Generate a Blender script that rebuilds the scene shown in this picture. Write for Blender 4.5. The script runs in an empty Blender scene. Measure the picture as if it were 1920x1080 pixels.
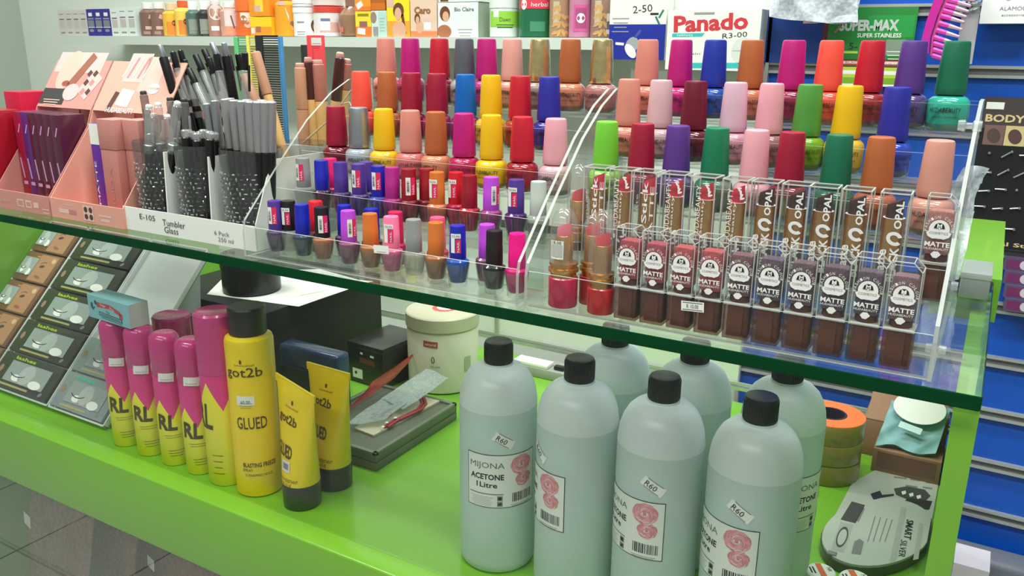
import bpy, bmesh, math, random
from mathutils import Vector, Matrix
rnd = random.Random(7)
PI = math.pi
SC = bpy.context.scene
COL = SC.collection

# ------------------------------------------------------------------ camera, sky, light, exposure
F = 1557.05                                     # focal length in pixels of the 1920 x 1080 photograph
R0 = Vector((0.86352923, 0.14856417, -0.48191904))
R1 = Vector((0.50420413, -0.23582881, 0.83076048))
R2 = Vector((0.00977085, -0.96037152, -0.27855174))
CAMZ = 1233.0                                   # lengths below are millimetres, z = 0 is the shop floor
cam = bpy.data.cameras.new('camera')
cam.sensor_width = 36.0
cam.lens = 36.0 * F / 1920.0
cam.clip_start = 0.05
camo = bpy.data.objects.new('camera', cam)
COL.objects.link(camo)
camo.matrix_world = Matrix(((R0[0], -R0[1], -R0[2], 0), (R1[0], -R1[1], -R1[2], 0),
                            (R2[0], -R2[1], -R2[2], CAMZ / 1000), (0, 0, 0, 1)))
SC.camera = camo
SC.view_settings.view_transform = 'Standard'
SC.view_settings.look = 'None'
SC.view_settings.gamma = 1.0
SC.view_settings.use_curve_mapping = False
SC.view_settings.exposure = 0.0
SC.cycles.transparent_max_bounces = 40
SC.cycles.max_bounces = 8
SC.cycles.caustics_reflective = False
SC.cycles.caustics_refractive = False
SC.cycles.sample_clamp_indirect = 4.0

world = bpy.data.worlds.new('shop_world')
SC.world = world
world.use_nodes = True
bg = world.node_tree.nodes['Background']
bg.inputs[0].default_value = (0.92, 1.0, 0.95, 1)
bg.inputs[1].default_value = 0.27

def area(name, loc, size, power, rot=(0, 0, 0), col=(0.95, 1.0, 0.96)):
    l = bpy.data.lights.new(name, 'AREA')
    l.shape = 'RECTANGLE'
    l.size, l.size_y = size
    l.energy = power
    l.color = col
    o = bpy.data.objects.new(name, l)
    o.location = loc
    o.rotation_euler = rot
    COL.objects.link(o)
    return o
area('fluorescent_tube_light', (-1.3, 0.15, 2.75), (1.3, 0.25), 32)
area('fluorescent_tube_light', (0.35, 0.15, 2.75), (1.3, 0.25), 32)
area('fluorescent_tube_light', (-1.6, 1.05, 2.75), (1.3, 0.25), 24)
area('fluorescent_tube_light', (0.1, 1.05, 2.75), (1.3, 0.25), 24)
area('fluorescent_tube_light', (-0.5, -1.3, 2.75), (2.4, 0.3), 30)

# ------------------------------------------------------------------ helpers
def P(px, py, y=None, z=None, x=None):
    """The point (mm) that pixel (px, py) of the photograph shows on the plane y, z or x = const."""
    a = Vector(((px - 960) / F, (py - 540) / F, 1.0))
    r = Vector((R0.dot(a), R1.dot(a), R2.dot(a)))
    if y is not None: t = y / r.y
    elif z is not None: t = (z - CAMZ) / r.z
    else: t = x / r.x
    return Vector((r.x * t, r.y * t, r.z * t + CAMZ))

def lin(c):
    c /= 255.0
    return c / 12.92 if c <= 0.04045 else ((c + 0.055) / 1.055) ** 2.4
MATS = {}
def mat(name, rgb, rough=0.4, metal=0.0, coat=0.0, trans=0.0, alpha=1.0, var=0.06, scale=40.0):
    key = (name,) + tuple(rgb) + (rough, metal)
    if key in MATS: return MATS[key]
    m = bpy.data.materials.new(name)
    m.use_nodes = True
    nt = m.node_tree
    b = nt.nodes['Principled BSDF']
    c = tuple(lin(v) for v in rgb)
    tc = nt.nodes.new('ShaderNodeTexCoord')
    nz = nt.nodes.new('ShaderNodeTexNoise')
    nz.inputs['Scale'].default_value = scale
    nz.inputs['Detail'].default_value = 2
    nt.links.new(tc.outputs['Object'], nz.inputs['Vector'])
    mx = nt.nodes.new('ShaderNodeMix')
    mx.data_type = 'RGBA'
    mx.inputs['A'].default_value = tuple(v * (1 - var) for v in c) + (1,)
    mx.inputs['B'].default_value = tuple(min(1, v * (1 + var)) for v in c) + (1,)
    nt.links.new(nz.outputs['Fac'], mx.inputs['Factor'])
    nt.links.new(mx.outputs['Result'], b.inputs['Base Color'])
    b.inputs['Roughness'].default_value = rough
    b.inputs['Metallic'].default_value = metal
    b.inputs['Coat Weight'].default_value = coat
    b.inputs['Coat Roughness'].default_value = 0.08
    b.inputs['Transmission Weight'].default_value = trans
    b.inputs['Alpha'].default_value = alpha
    MATS[key] = m
    return m

def clear(name, tint=(0.97, 0.985, 0.975), haze=0.05, rough=0.04, spec=0.8, f0=0.04, hazecol=(0.9, 0.92, 0.9)):
    """Thin clear plastic or glass: see-through, mirror-like at grazing angles, with a little milky haze."""
    if name in MATS: return MATS[name]
    m = bpy.data.materials.new(name)
    m.use_nodes = True
    nt = m.node_tree
    nt.nodes.clear()
    out = nt.nodes.new('ShaderNodeOutputMaterial')
    tr = nt.nodes.new('ShaderNodeBsdfTransparent'); tr.inputs[0].default_value = (*tint, 1)
    gl = nt.nodes.new('ShaderNodeBsdfGlossy'); gl.inputs['Roughness'].default_value = rough
    di = nt.nodes.new('ShaderNodeBsdfDiffuse'); di.inputs[0].default_value = (*hazecol, 1)
    lw = nt.nodes.new('ShaderNodeLayerWeight'); lw.inputs[0].default_value = 0.5
    pw = nt.nodes.new('ShaderNodeMath'); pw.operation = 'POWER'; pw.inputs[1].default_value = 4.0
    ma = nt.nodes.new('ShaderNodeMath'); ma.operation = 'MULTIPLY_ADD'; ma.inputs[1].default_value = spec; ma.inputs[2].default_value = f0
    m1 = nt.nodes.new('ShaderNodeMixShader'); m2 = nt.nodes.new('ShaderNodeMixShader')
    nz = nt.nodes.new('ShaderNodeTexNoise'); nz.inputs['Scale'].default_value = 25
    hz = nt.nodes.new('ShaderNodeMath'); hz.operation = 'MULTIPLY'; hz.inputs[1].default_value = haze * 2
    L = nt.links.new
    L(lw.outputs['Facing'], pw.inputs[0]); L(pw.outputs[0], ma.inputs[0]); L(ma.outputs[0], m1.inputs[0])
    L(tr.outputs[0], m1.inputs[1]); L(gl.outputs[0], m1.inputs[2])
    L(nz.outputs['Fac'], hz.inputs[0]); L(hz.outputs[0], m2.inputs[0])
    L(m1.outputs[0], m2.inputs[1]); L(di.outputs[0], m2.inputs[2]); L(m2.outputs[0], out.inputs[0])
    MATS[name] = m
    return m

def milky(name, rgb, see=0.12, rough=0.35, trl=0.5):
    """Translucent plastic: diffuse + translucent, a little see-through, soft gloss."""
    if name in MATS: return MATS[name]
    m = bpy.data.materials.new(name)
    m.use_nodes = True
    nt = m.node_tree
    nt.nodes.clear()
    c = (*[lin(v) for v in rgb], 1)
    out = nt.nodes.new('ShaderNodeOutputMaterial')
    nz = nt.nodes.new('ShaderNodeTexNoise'); nz.inputs['Scale'].default_value = 12
    mc = nt.nodes.new('ShaderNodeMix'); mc.data_type = 'RGBA'
    mc.inputs['A'].default_value = tuple(v * .96 for v in c[:3]) + (1,); mc.inputs['B'].default_value = c
    d = nt.nodes.new('ShaderNodeBsdfDiffuse'); t = nt.nodes.new('ShaderNodeBsdfTranslucent')
    g = nt.nodes.new('ShaderNodeBsdfGlossy'); g.inputs['Roughness'].default_value = rough
    tr = nt.nodes.new('ShaderNodeBsdfTransparent'); tr.inputs[0].default_value = c
    m1, m2, m3 = [nt.nodes.new('ShaderNodeMixShader') for _ in range(3)]
    m1.inputs[0].default_value = trl; m2.inputs[0].default_value = 0.05; m3.inputs[0].default_value = see
    L = nt.links.new
    L(nz.outputs['Fac'], mc.inputs['Factor']); L(mc.outputs['Result'], d.inputs[0]); L(mc.outputs['Result'], t.inputs[0])
    L(d.outputs[0], m1.inputs[1]); L(t.outputs[0], m1.inputs[2]); L(m1.outputs[0], m2.inputs[1]); L(g.outputs[0], m2.inputs[2])
    L(m2.outputs[0], m3.inputs[1]); L(tr.outputs[0], m3.inputs[2]); L(m3.outputs[0], out.inputs[0])
    MATS[name] = m
    return m

_T = {}
def glyphs(s, bold=0.0, cuts=0):
    """Flat outline mesh of a line of text, scaled to the unit square and cut into narrow strips so that it can be wrapped."""
    key = (s, bold, cuts)
    if key in _T: return _T[key]
    if cuts:
        v, f = glyphs(s, bold)
        bm = bmesh.new()
        vs = [bm.verts.new((a, b, 0)) for a, b in v]
        for q in f:
            try: bm.faces.new([vs[i] for i in q])
            except ValueError: pass
        for i in range(1, cuts):
            bmesh.ops.bisect_plane(bm, geom=bm.verts[:] + bm.edges[:] + bm.faces[:], plane_co=(-.5 + i / cuts, 0, 0), plane_no=(1, 0, 0))
        bm.verts.index_update()
        _T[key] = ([(a.co.x, a.co.y) for a in bm.verts], [tuple(q.index for q in p.verts) for p in bm.faces])
        bm.free()
        return _T[key]
    cu = bpy.data.curves.new('lettering', 'FONT')
    cu.body = s; cu.offset = bold; cu.resolution_u = 2
    o = bpy.data.objects.new('lettering', cu)
    me = bpy.data.meshes.new_from_object(o)
    v = [(a.co.x, a.co.y) for a in me.vertices]
    f = [tuple(p.vertices) for p in me.polygons]
    bpy.data.objects.remove(o); bpy.data.curves.remove(cu); bpy.data.meshes.remove(me)
    x0 = min(a[0] for a in v); x1 = max(a[0] for a in v); y0 = min(a[1] for a in v); y1 = max(a[1] for a in v)
    v = [((a - x0) / (x1 - x0) - .5, (b - y0) / max(y1 - y0, 1e-6) - .5) for a, b in v]
    _T[key] = (v, f)
    return v, f

class D:
    """Flat print: shapes in label coordinates (mm), wrapped onto a face later."""
    def __init__(s): s.i = []
    def _rot(s, v, cx, cy, rot):
        c, n = math.cos(math.radians(rot)), math.sin(math.radians(rot))
        return [(cx + a * c - b * n, cy + a * n + b * c) for a, b in v]
    def rect(s, cx, cy, w, h, m, l=0, rot=0):
        k = max(1, int(w / 3.5))
        v = [(-w / 2 + w * i / k, q * h / 2) for i in range(k + 1) for q in (-1, 1)]
        f = [(2 * i, 2 * i + 2, 2 * i + 3, 2 * i + 1) for i in range(k)]
        s.i.append((s._rot(v, cx, cy, rot), f, m, l)); return s
    def ell(s, cx, cy, rx, ry, m, l=1, rot=0, n=18, a0=0, a1=360):
        v = [(0, 0)] + [(rx * math.cos(math.radians(a0 + (a1 - a0) * i / n)), ry * math.sin(math.radians(a0 + (a1 - a0) * i / n))) for i in range(n + 1)]
        s.i.append((s._rot(v, cx, cy, rot), [(0, i, i + 1) for i in range(1, n + 1)], m, l)); return s
    def ring(s, cx, cy, rx, ry, t, m, l=1, rot=0, n=18, a0=0, a1=360):
        v = []
        for i in range(n + 1):
            a = math.radians(a0 + (a1 - a0) * i / n)
            v += [(rx * math.cos(a), ry * math.sin(a)), ((rx - t) * math.cos(a), (ry - t) * math.sin(a))]
        s.i.append((s._rot(v, cx, cy, rot), [(2 * i, 2 * i + 2, 2 * i + 3, 2 * i + 1) for i in range(n)], m, l)); return s
    def poly(s, pts, m, l=1):
        s.i.append((list(pts), [tuple(range(len(pts)))], m, l)); return s
    def text(s, t, cx, cy, w, h, m, l=2, rot=0, bold=0.0):
        v, f = glyphs(t, bold, int(w / 2.5) if w / len(t) > 5.5 and abs(rot) < 45 else 0)
        s.i.append((s._rot([(a * w, b * h) for a, b in v], cx, cy, rot), f, m, l)); return s
    def arc(s, t, cx, cy, r, a0, a1, w, h, m, l=2):
        for i, ch in enumerate(t):
            if ch == ' ': continue
            a = a0 + (a1 - a0) * i / (len(t) - 1)
            s.text(ch, cx + r * math.cos(math.radians(a)), cy + r * math.sin(math.radians(a)), w, h, m, l, a - 90)
        return s
    def bars(s, cx, cy, w, h, m, l=2, n=12, rot=0):
        r = random.Random(n * 31 + int(w * 7))
        x = -w / 2
        while x < w / 2:
            b = r.choice((.5, .5, 1, 1.5)) * w / 30
            c, q = math.cos(math.radians(rot)), math.sin(math.radians(rot))
            s.rect(cx + (x + b / 2) * c, cy + (x + b / 2) * q, b, h, m, l, rot)
            x += b + r.choice((.6, .8, 1.2)) * w / 30
        return s
    def lines(s, cx, cy, w, n, gap, m, l=2, h=0.5, rot=0):
        for i in range(n):
            ww = w * (1 - .25 * ((i * 7) % 3) / 2)
            a = math.radians(rot)
            d = -i * gap
            s.rect(cx - d * math.sin(a), cy + d * math.cos(a), ww, h, m, l, rot)
        return s

def plane(O, U, V, off=0.15, step=0.12):
    O, U, V = Vector(O), Vector(U).normalized(), Vector(V).normalized()
    N = U.cross(V)
    return lambda u, v, l: O + U * u + V * v + N * (off + step * l)
def cyl(R, a0=0.0, off=0.3, step=0.12, z=0.0, cx=0.0, cy=0.0):
    off = off + .15
    step = max(step, min(.3, 4 / R))
    def f(u, v, l):
        a = u / R + a0
        r = R + off + step * l
        return Vector((cx + r * math.sin(a), cy - r * math.cos(a), v + z))
    return f

def back(q, r):
    """The axis of a round thing of radius r whose near side touches q."""
    d = Vector((q[0], q[1], 0)).normalized()
    return Vector((q[0] + d.x * r, q[1] + d.y * r, 0))

class MB:
    """Collects faces (mm) and links them as ONE mesh object."""
    def __init__(s): s.v = []; s.f = []; s.m = []; s.mats = []
    def mi(s, m):
        if m not in s.mats: s.mats.append(m)
        return s.mats.index(m)
    def add(s, v, f, m, T=None):
        b = len(s.v)
        s.v += [tuple(T @ Vector(a)) if T else tuple(a) for a in v]
        k = s.mi(m)
        for q in f:
            s.f.append(tuple(b + i for i in q)); s.m.append(k)
        return s
    def box(s, x0, y0, z0, x1, y1, z1, m, mx=None, my=None, mz=None, T=None):
        v = [(x, y, z) for x in (x0, x1) for y in (y0, y1) for z in (z0, z1)]
        b = len(s.v)
        s.v += [tuple(T @ Vector(a)) if T else a for a in v]
        for q, mm in (((0, 1, 3, 2), mx), ((4, 6, 7, 5), mx), ((0, 4, 5, 1), my), ((2, 3, 7, 6), my), ((0, 2, 6, 4), mz), ((1, 5, 7, 3), mz)):
            s.f.append(tuple(b + i for i in q)); s.m.append(s.mi(mm or m))
        return s
    def rbox(s, x0, y0, z0, x1, y1, z1, m, r=2.0, seg=2, T=None):
        bm = bmesh.new()
        bmesh.ops.create_cube(bm, size=1.0)
        for a in bm.verts:
            a.co = Vector(((x0 + x1) / 2 + a.co.x * (x1 - x0), (y0 + y1) / 2 + a.co.y * (y1 - y0), (z0 + z1) / 2 + a.co.z * (z1 - z0)))
        bmesh.ops.bevel(bm, geom=bm.edges[:], offset=r, segments=seg, affect='EDGES', profile=0.5)
        bm.verts.index_update()
        s.add([a.co[:] for a in bm.verts], [tuple(q.index for q in f.verts) for f in bm.faces], m, T)
        bm.free()
        return s
    def lathe(s, prof, m, n=24, cx=0.0, cy=0.0, sx=1.0, sy=1.0, T=None, ms=None):
        """prof: (radius, z) rows; ms: a material per band."""
        b = len(s.v)
        for r, z in prof:
            for i in range(n):
                a = 2 * PI * i / n
                p = Vector((cx + r * sx * math.sin(a), cy - r * sy * math.cos(a), z))
                s.v.append(tuple(T @ p) if T else tuple(p))
        for k in range(len(prof) - 1):
            mm = s.mi(ms[k] if ms else m)
            for i in range(n):
                j = (i + 1) % n
                s.f.append((b + k * n + i, b + k * n + j, b + k * n + n + j, b + k * n + n + i)); s.m.append(mm)
        for k, rev in ((0, True), (len(prof) - 1, False)):
            if prof[k][0] > 0.01:
                q = [b + k * n + i for i in range(n)]
                s.f.append(tuple(reversed(q)) if rev else tuple(q))
                s.m.append(s.mi((ms[0] if rev else ms[-1]) if ms else m))
        return s
    def prism(s, poly, ax, a0, a1, m, me=None, T=None):
        """A polygon in the two other axes (in order), extruded along ax from a0 to a1; me = material of its rim."""
        def p(u, v, a): return {'x': (a, u, v), 'y': (u, a, v), 'z': (u, v, a)}[ax]
        n = len(poly)
        b = len(s.v)
        vs = [p(u, v, a0) for u, v in poly] + [p(u, v, a1) for u, v in poly]
        s.v += [tuple(T @ Vector(a)) if T else a for a in vs]
        s.f.append(tuple(b + i for i in reversed(range(n)))); s.m.append(s.mi(m))
        s.f.append(tuple(b + n + i for i in range(n))); s.m.append(s.mi(m))
        for i in range(n):
            j = (i + 1) % n
            s.f.append((b + i, b + j, b + n + j, b + n + i)); s.m.append(s.mi(me or m))
        return s
    def tube(s, pts, r, m, n=8, r2=None):
        pts = [Vector(p) for p in pts]
        b = len(s.v); k = len(pts)
        for i, p in enumerate(pts):
            d = (pts[min(i + 1, k - 1)] - pts[max(i - 1, 0)]).normalized()
            u = d.cross(Vector((0.31, 0.2, 0.93)) if abs(d.z) < .9 else Vector((1, 0.1, 0))).normalized()
            w = d.cross(u)
            rr = r + ((r2 if r2 is not None else r) - r) * i / max(k - 1, 1)
            for j in range(n):
                a = 2 * PI * j / n
                s.v.append(tuple(p + (u * math.cos(a) + w * math.sin(a)) * rr))
        mm = s.mi(m)
        for i in range(k - 1):
            for j in range(n):
                q = (j + 1) % n
                s.f.append((b + i * n + j, b + i * n + q, b + (i + 1) * n + q, b + (i + 1) * n + j)); s.m.append(mm)
        s.f.append(tuple(b + j for j in reversed(range(n)))); s.m.append(mm)
        s.f.append(tuple(b + (k - 1) * n + j for j in range(n))); s.m.append(mm)
        return s
    def quad(s, a, b, c, d, m): return s.add([a, b, c, d], [(0, 1, 2, 3)], m)
    def sheet(s, fn, nu, nv, m):
        v = [fn(i / nu, j / nv) for i in range(nu + 1) for j in range(nv + 1)]
        f = [(i * (nv + 1) + j, (i + 1) * (nv + 1) + j, (i + 1) * (nv + 1) + j + 1, i * (nv + 1) + j + 1) for i in range(nu) for j in range(nv)]
        return s.add(v, f, m)
    def decal(s, d, fn):
        for v, f, m, l in d.i:
            s.add([tuple(fn(a, b, l)) for a, b in v], f, m)
        return s
    def mesh(s, name, smooth=0.6):
        me = bpy.data.meshes.new(name)
        me.from_pydata([(a / 1000, b / 1000, c / 1000) for a, b, c in s.v], [], s.f)
        for m in s.mats: me.materials.append(m)
        me.polygons.foreach_set('material_index', s.m)
        if smooth:
            me.polygons.foreach_set('use_smooth', [True] * len(s.f))
            me.update()
            me.set_sharp_from_angle(angle=smooth)
        me.update()
        return me
    def build(s, name, parent=None, smooth=0.6):
        return link(name, s.mesh(name, smooth), parent)

def link(name, me, parent=None):
    o = bpy.data.objects.new(name, me)
    COL.objects.link(o)
    if parent is not None: o.parent = parent
    return o
def tag(o, label, cat, group=None, kind=None):
    if label: o['label'] = label
    if cat: o['category'] = cat
    if group: o['group'] = group
    if kind: o['kind'] = kind
    return o
def thing(name, label, cat, loc, rot=(0, 0, 0), group=None):
    o = bpy.data.objects.new(name, None)
    o.empty_display_size = 0.02
    COL.objects.link(o)
    o.location = (loc[0] / 1000, loc[1] / 1000, loc[2] / 1000)
    o.rotation_euler = rot
    return tag(o, label, cat, group)
def struct(name, mb, smooth=0.0):
    o = mb.build(name, None, smooth)
    o['kind'] = 'structure'
    return o
def copy_tree(o, loc, rotz=0.0, label=None):
    """A copy of a thing with copies of its parts; mesh data is shared."""
    c = o.copy(); COL.objects.link(c)
    c.location = (loc[0] / 1000, loc[1] / 1000, loc[2] / 1000)
    c.rotation_euler = (0, 0, rotz)
    if label: c['label'] = label
    for ch in o.children:
        d = ch.copy(); COL.objects.link(d); d.parent = c
        for g in ch.children:
            e = g.copy(); COL.objects.link(e); e.parent = d
    return c
def cloth(mb, O, U, V, nu, nv, m, amp=6.0, seed=1, th=1.2, fr=9):
    """A crumpled sheet (closed, thin) spanned by U and V from O."""
    r = random.Random(seed)
    O, U, V = Vector(O), Vector(U), Vector(V)
    N = U.cross(V).normalized()
    nu, nv = nu * 3, nv * 3
    wv = [(r.uniform(-fr, fr), r.uniform(-fr, fr), r.uniform(0, 6.3)) for _ in range(7)]
    def bump(u, v):                       # sharp-crested folds
        return sum((1 - 2 * abs(math.sin(a * u + b * v + c))) for a, b, c in wv) / 3.2
    h = [[amp * bump(i / nu, j / nv) for j in range(nv + 1)] for i in range(nu + 1)]
    jit = [[(.12 / 3 * math.sin(wv[0][0] * j / nv + wv[1][2]), .12 / 3 * math.sin(wv[1][1] * i / nu + wv[2][2])) for j in range(nv + 1)] for i in range(nu + 1)]
    def f(k):
        return [tuple(O + U * (i / nu + jit[i][j][0]) + V * (j / nv + jit[i][j][1]) + N * (h[i][j] + k * th)) for i in range(nu + 1) for j in range(nv + 1)]
    g = [(i * (nv + 1) + j, (i + 1) * (nv + 1) + j, (i + 1) * (nv + 1) + j + 1, i * (nv + 1) + j + 1) for i in range(nu) for j in range(nv)]
    mb.add(f(1), g, m)
    mb.add(f(0), [tuple(reversed(q)) for q in g], m)
ORD = ['first', 'second', 'third', 'fourth', 'fifth', 'sixth', 'seventh', 'eighth', 'ninth', 'tenth', 'eleventh', 'twelfth', 'thirteenth', 'fourteenth']
ZG = 1000.0      # top of the glass countertop
ZD = 653.4       # deck of the display case

# ------------------------------------------------------------------ shared materials
GREEN = mat('green_laminate', (116, 174, 48), 0.28, coat=0.3, var=0.04, scale=6)
WHITE = mat('white_paint', (222, 226, 216), 0.5, var=0.02)
PAPER = mat('white_paper', (236, 236, 228), 0.6, var=0.02)
BLACK = mat('black_plastic', (22, 22, 22), 0.35)
INK = mat('black_ink', (28, 28, 28), 0.6)
GREYINK = mat('grey_ink', (120, 120, 118), 0.6)
PRINT = mat('white_print', (240, 236, 232), 0.5)
ACR = clear('acrylic', (0.975, 0.98, 0.975), 0.004, 0.05, 0.4, 0.012)
EDGE = milky('acrylic_edge', (232, 234, 228), 0.25)  # whitish colour stands in for the light that makes clear edges glow
BOXCL = clear('clear_box_plastic', (0.955, 0.945, 0.945), 0.02, 0.06, 0.6, 0.035)
GLASS = clear('clear_glass', (0.95, 0.975, 0.96), 0.02, 0.02, 0.9, 0.04)
GOLD = mat('gold_metal', (255, 216, 152), 0.24, metal=0.92, var=0.3, scale=160)
GOLD2 = mat('smooth_gold', (226, 178, 116), 0.26, metal=0.95, var=0.2, scale=50)
nt = GOLD.node_tree                               # crinkled gold foil
nz = nt.nodes.new('ShaderNodeTexNoise'); nz.inputs['Scale'].default_value = 1.0; nz.inputs['Detail'].default_value = 3
mp = nt.nodes.new('ShaderNodeMapping'); mp.inputs['Scale'].default_value = (170, 170, 16)
tc = nt.nodes.new('ShaderNodeTexCoord'); bp = nt.nodes.new('ShaderNodeBump'); bp.inputs['Strength'].default_value = 0.55; bp.inputs['Distance'].default_value = 0.002
nt.links.new(tc.outputs['Object'], mp.inputs[0]); nt.links.new(mp.outputs[0], nz.inputs['Vector']); nt.links.new(nz.outputs['Fac'], bp.inputs['Height'])
nt.links.new(bp.outputs[0], nt.nodes['Principled BSDF'].inputs['Normal'])
SILVER = mat('silver_metal', (176, 178, 180), 0.35, metal=0.85, var=0.1)
STEEL = mat('aluminium_trim', (196, 198, 194), 0.35, metal=0.6)
PINK = mat('pink_card', (226, 160, 142), 0.6, var=0.03)
PINK2 = mat('dusty_pink_card', (205, 140, 130), 0.6, var=0.03)

# ------------------------------------------------------------------ the room
fl = bpy.data.materials.new('grey_floor_tile'); fl.use_nodes = True
nt = fl.node_tree
tc = nt.nodes.new('ShaderNodeTexCoord'); br = nt.nodes.new('ShaderNodeTexBrick')
mp = nt.nodes.new('ShaderNodeMapping'); mp.inputs['Location'].default_value = (1.654, -1.031, 0)
br.offset = 0.0; br.inputs['Scale'].default_value = 1.0
br.inputs['Brick Width'].default_value = 0.338; br.inputs['Row Height'].default_value = 0.338
br.inputs['Mortar Size'].default_value = 0.003; br.inputs['Mortar Smooth'].default_value = 0.2
br.inputs['Color1'].default_value = (lin(176), lin(176), lin(168), 1); br.inputs['Color2'].default_value = (lin(164), lin(166), lin(158), 1)
br.inputs['Mortar'].default_value = (lin(60), lin(60), lin(58), 1)
nt.links.new(tc.outputs['Object'], mp.inputs[0]); nt.links.new(mp.outputs[0], br.inputs['Vector'])
nt.links.new(br.outputs['Color'], nt.nodes['Principled BSDF'].inputs['Base Color'])
nt.nodes['Principled BSDF'].inputs['Roughness'].default_value = 0.3
struct('floor', MB().box(-4200, -2600, -40, 2200, 2100, 0, fl))
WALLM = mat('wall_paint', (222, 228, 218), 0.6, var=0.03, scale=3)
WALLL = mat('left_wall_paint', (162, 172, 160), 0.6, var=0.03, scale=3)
struct('ceiling', MB().box(-4200, -2600, 2800, 2200, 2100, 2840, WHITE))
struct('wall_back', MB().box(-3300, 1850, 0, 1400, 1900, 2800, WALLM))
xl = P(48, 90, y=1850).x
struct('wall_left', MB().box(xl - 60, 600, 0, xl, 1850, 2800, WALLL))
# pillar between the shelf wall and the slat wall
PX0, PX1 = P(1183, 130, y=1640).x, P(1436, 130, y=1640).x
struct('wall_pillar', MB().box(PX0, 1640, 0, PX1, 1850, 2800, WALLM))
# blue slat wall with aluminium tracks
BLUE = mat('blue_slatwall', (10, 84, 192), 0.4, coat=0.1, var=0.05, scale=8)
SX0, SX1 = PX1 + 6, 900.0
struct('wall_right', MB().box(SX0, 1645, 0, SX1, 1850, 2800, BLUE))
sz0 = CAMZ - 432.0
strips = MB()
n = 0
for k in range(-7, 12):
    z = sz0 + k * 100.0
    if z < 60: continue
    n += 1
    t = MB()
    t.box(SX0, 1636, z + 5, SX1, 1645, z + 10, STEEL)
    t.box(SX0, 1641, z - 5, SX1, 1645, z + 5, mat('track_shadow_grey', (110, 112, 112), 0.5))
    t.box(SX0, 1636, z - 10, SX1, 1645, z - 5, STEEL)
    struct('trim_%d' % n, t)
struct('trim_%d' % (n + 1), MB().box(PX1, 1632, 0, PX1 + 6, 1850, 2800, STEEL))
# ------------------------------------------------------------------ display counter
XL = -1590.0
ct = thing('display_counter', 'lime green shop counter with an open fronted display deck under the glass top', 'counter', (0, 0, 0))
MB().box(XL, 668, 637, 0, 1330, 653, GREEN).build('deck', ct, 0)
MB().rbox(XL - 18, 635, 549, 16, 667, 658, GREEN, 3, 3).build('front_rail', ct)
MB().prism([(640, 0), (1355, 0), (1355, 954), (989, 954), (989, 987), (640, 987)], 'x', -1, 16, GREEN).build('side_panel', ct, 0)
MB().box(-42, 990, 955, 23, 1356, 1002, GREEN).build('corner_block', ct, 0)
MB().box(XL - 18, 640, 0, XL, 1355, 987, GREEN).build('side_panel', ct, 0)
bx = P(1385, 690, y=1330).x
MB().box(XL, 1331, 690, bx, 1343, 986, WHITE).build('back_door', ct, 0)
rl = MB()
rl.box(XL, 1326, 676, -2, 1346, 682, STEEL).box(XL, 1326, 686, -2, 1330, 690, STEEL)
rl.box(P(931, 600, y=1328).x - 3, 1326, 690, P(931, 600, y=1328).x + 3, 1331, 986, STEEL)
rl.build('rail', ct, 0)
MB().box(XL, 669, 654, -2, 673, 987, clear('front_pane_glass', (0.985, 0.992, 0.986), 0.0, 0.02, 0.6, 0.012)).build('front_pane', ct, 0)
MB().box(XL, 655, 4, -2, 660, 549, GLASS).build('lower_pane', ct, 0)
GE = mat('green_glass_edge', (0, 60, 30), 0.5, var=0.2)
GE.node_tree.nodes['Principled BSDF'].inputs['Specular IOR Level'].default_value = 0.12
g = MB().box(XL - 18, 634, 988, 16, 987, 1000, GE, mx=GE, my=GE, mz=clear('counter_glass', (0.955, 0.98, 0.962), 0.01, 0.02, 0.8, 0.03)).build('glass_countertop', None, 0)
tag(g, 'thick clear glass countertop with dark green edge lying on the green counter', 'countertop')
bv = g.modifiers.new('bevel', 'BEVEL'); bv.width = 0.0012; bv.segments = 2; bv.limit_method = 'ANGLE'

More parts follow.
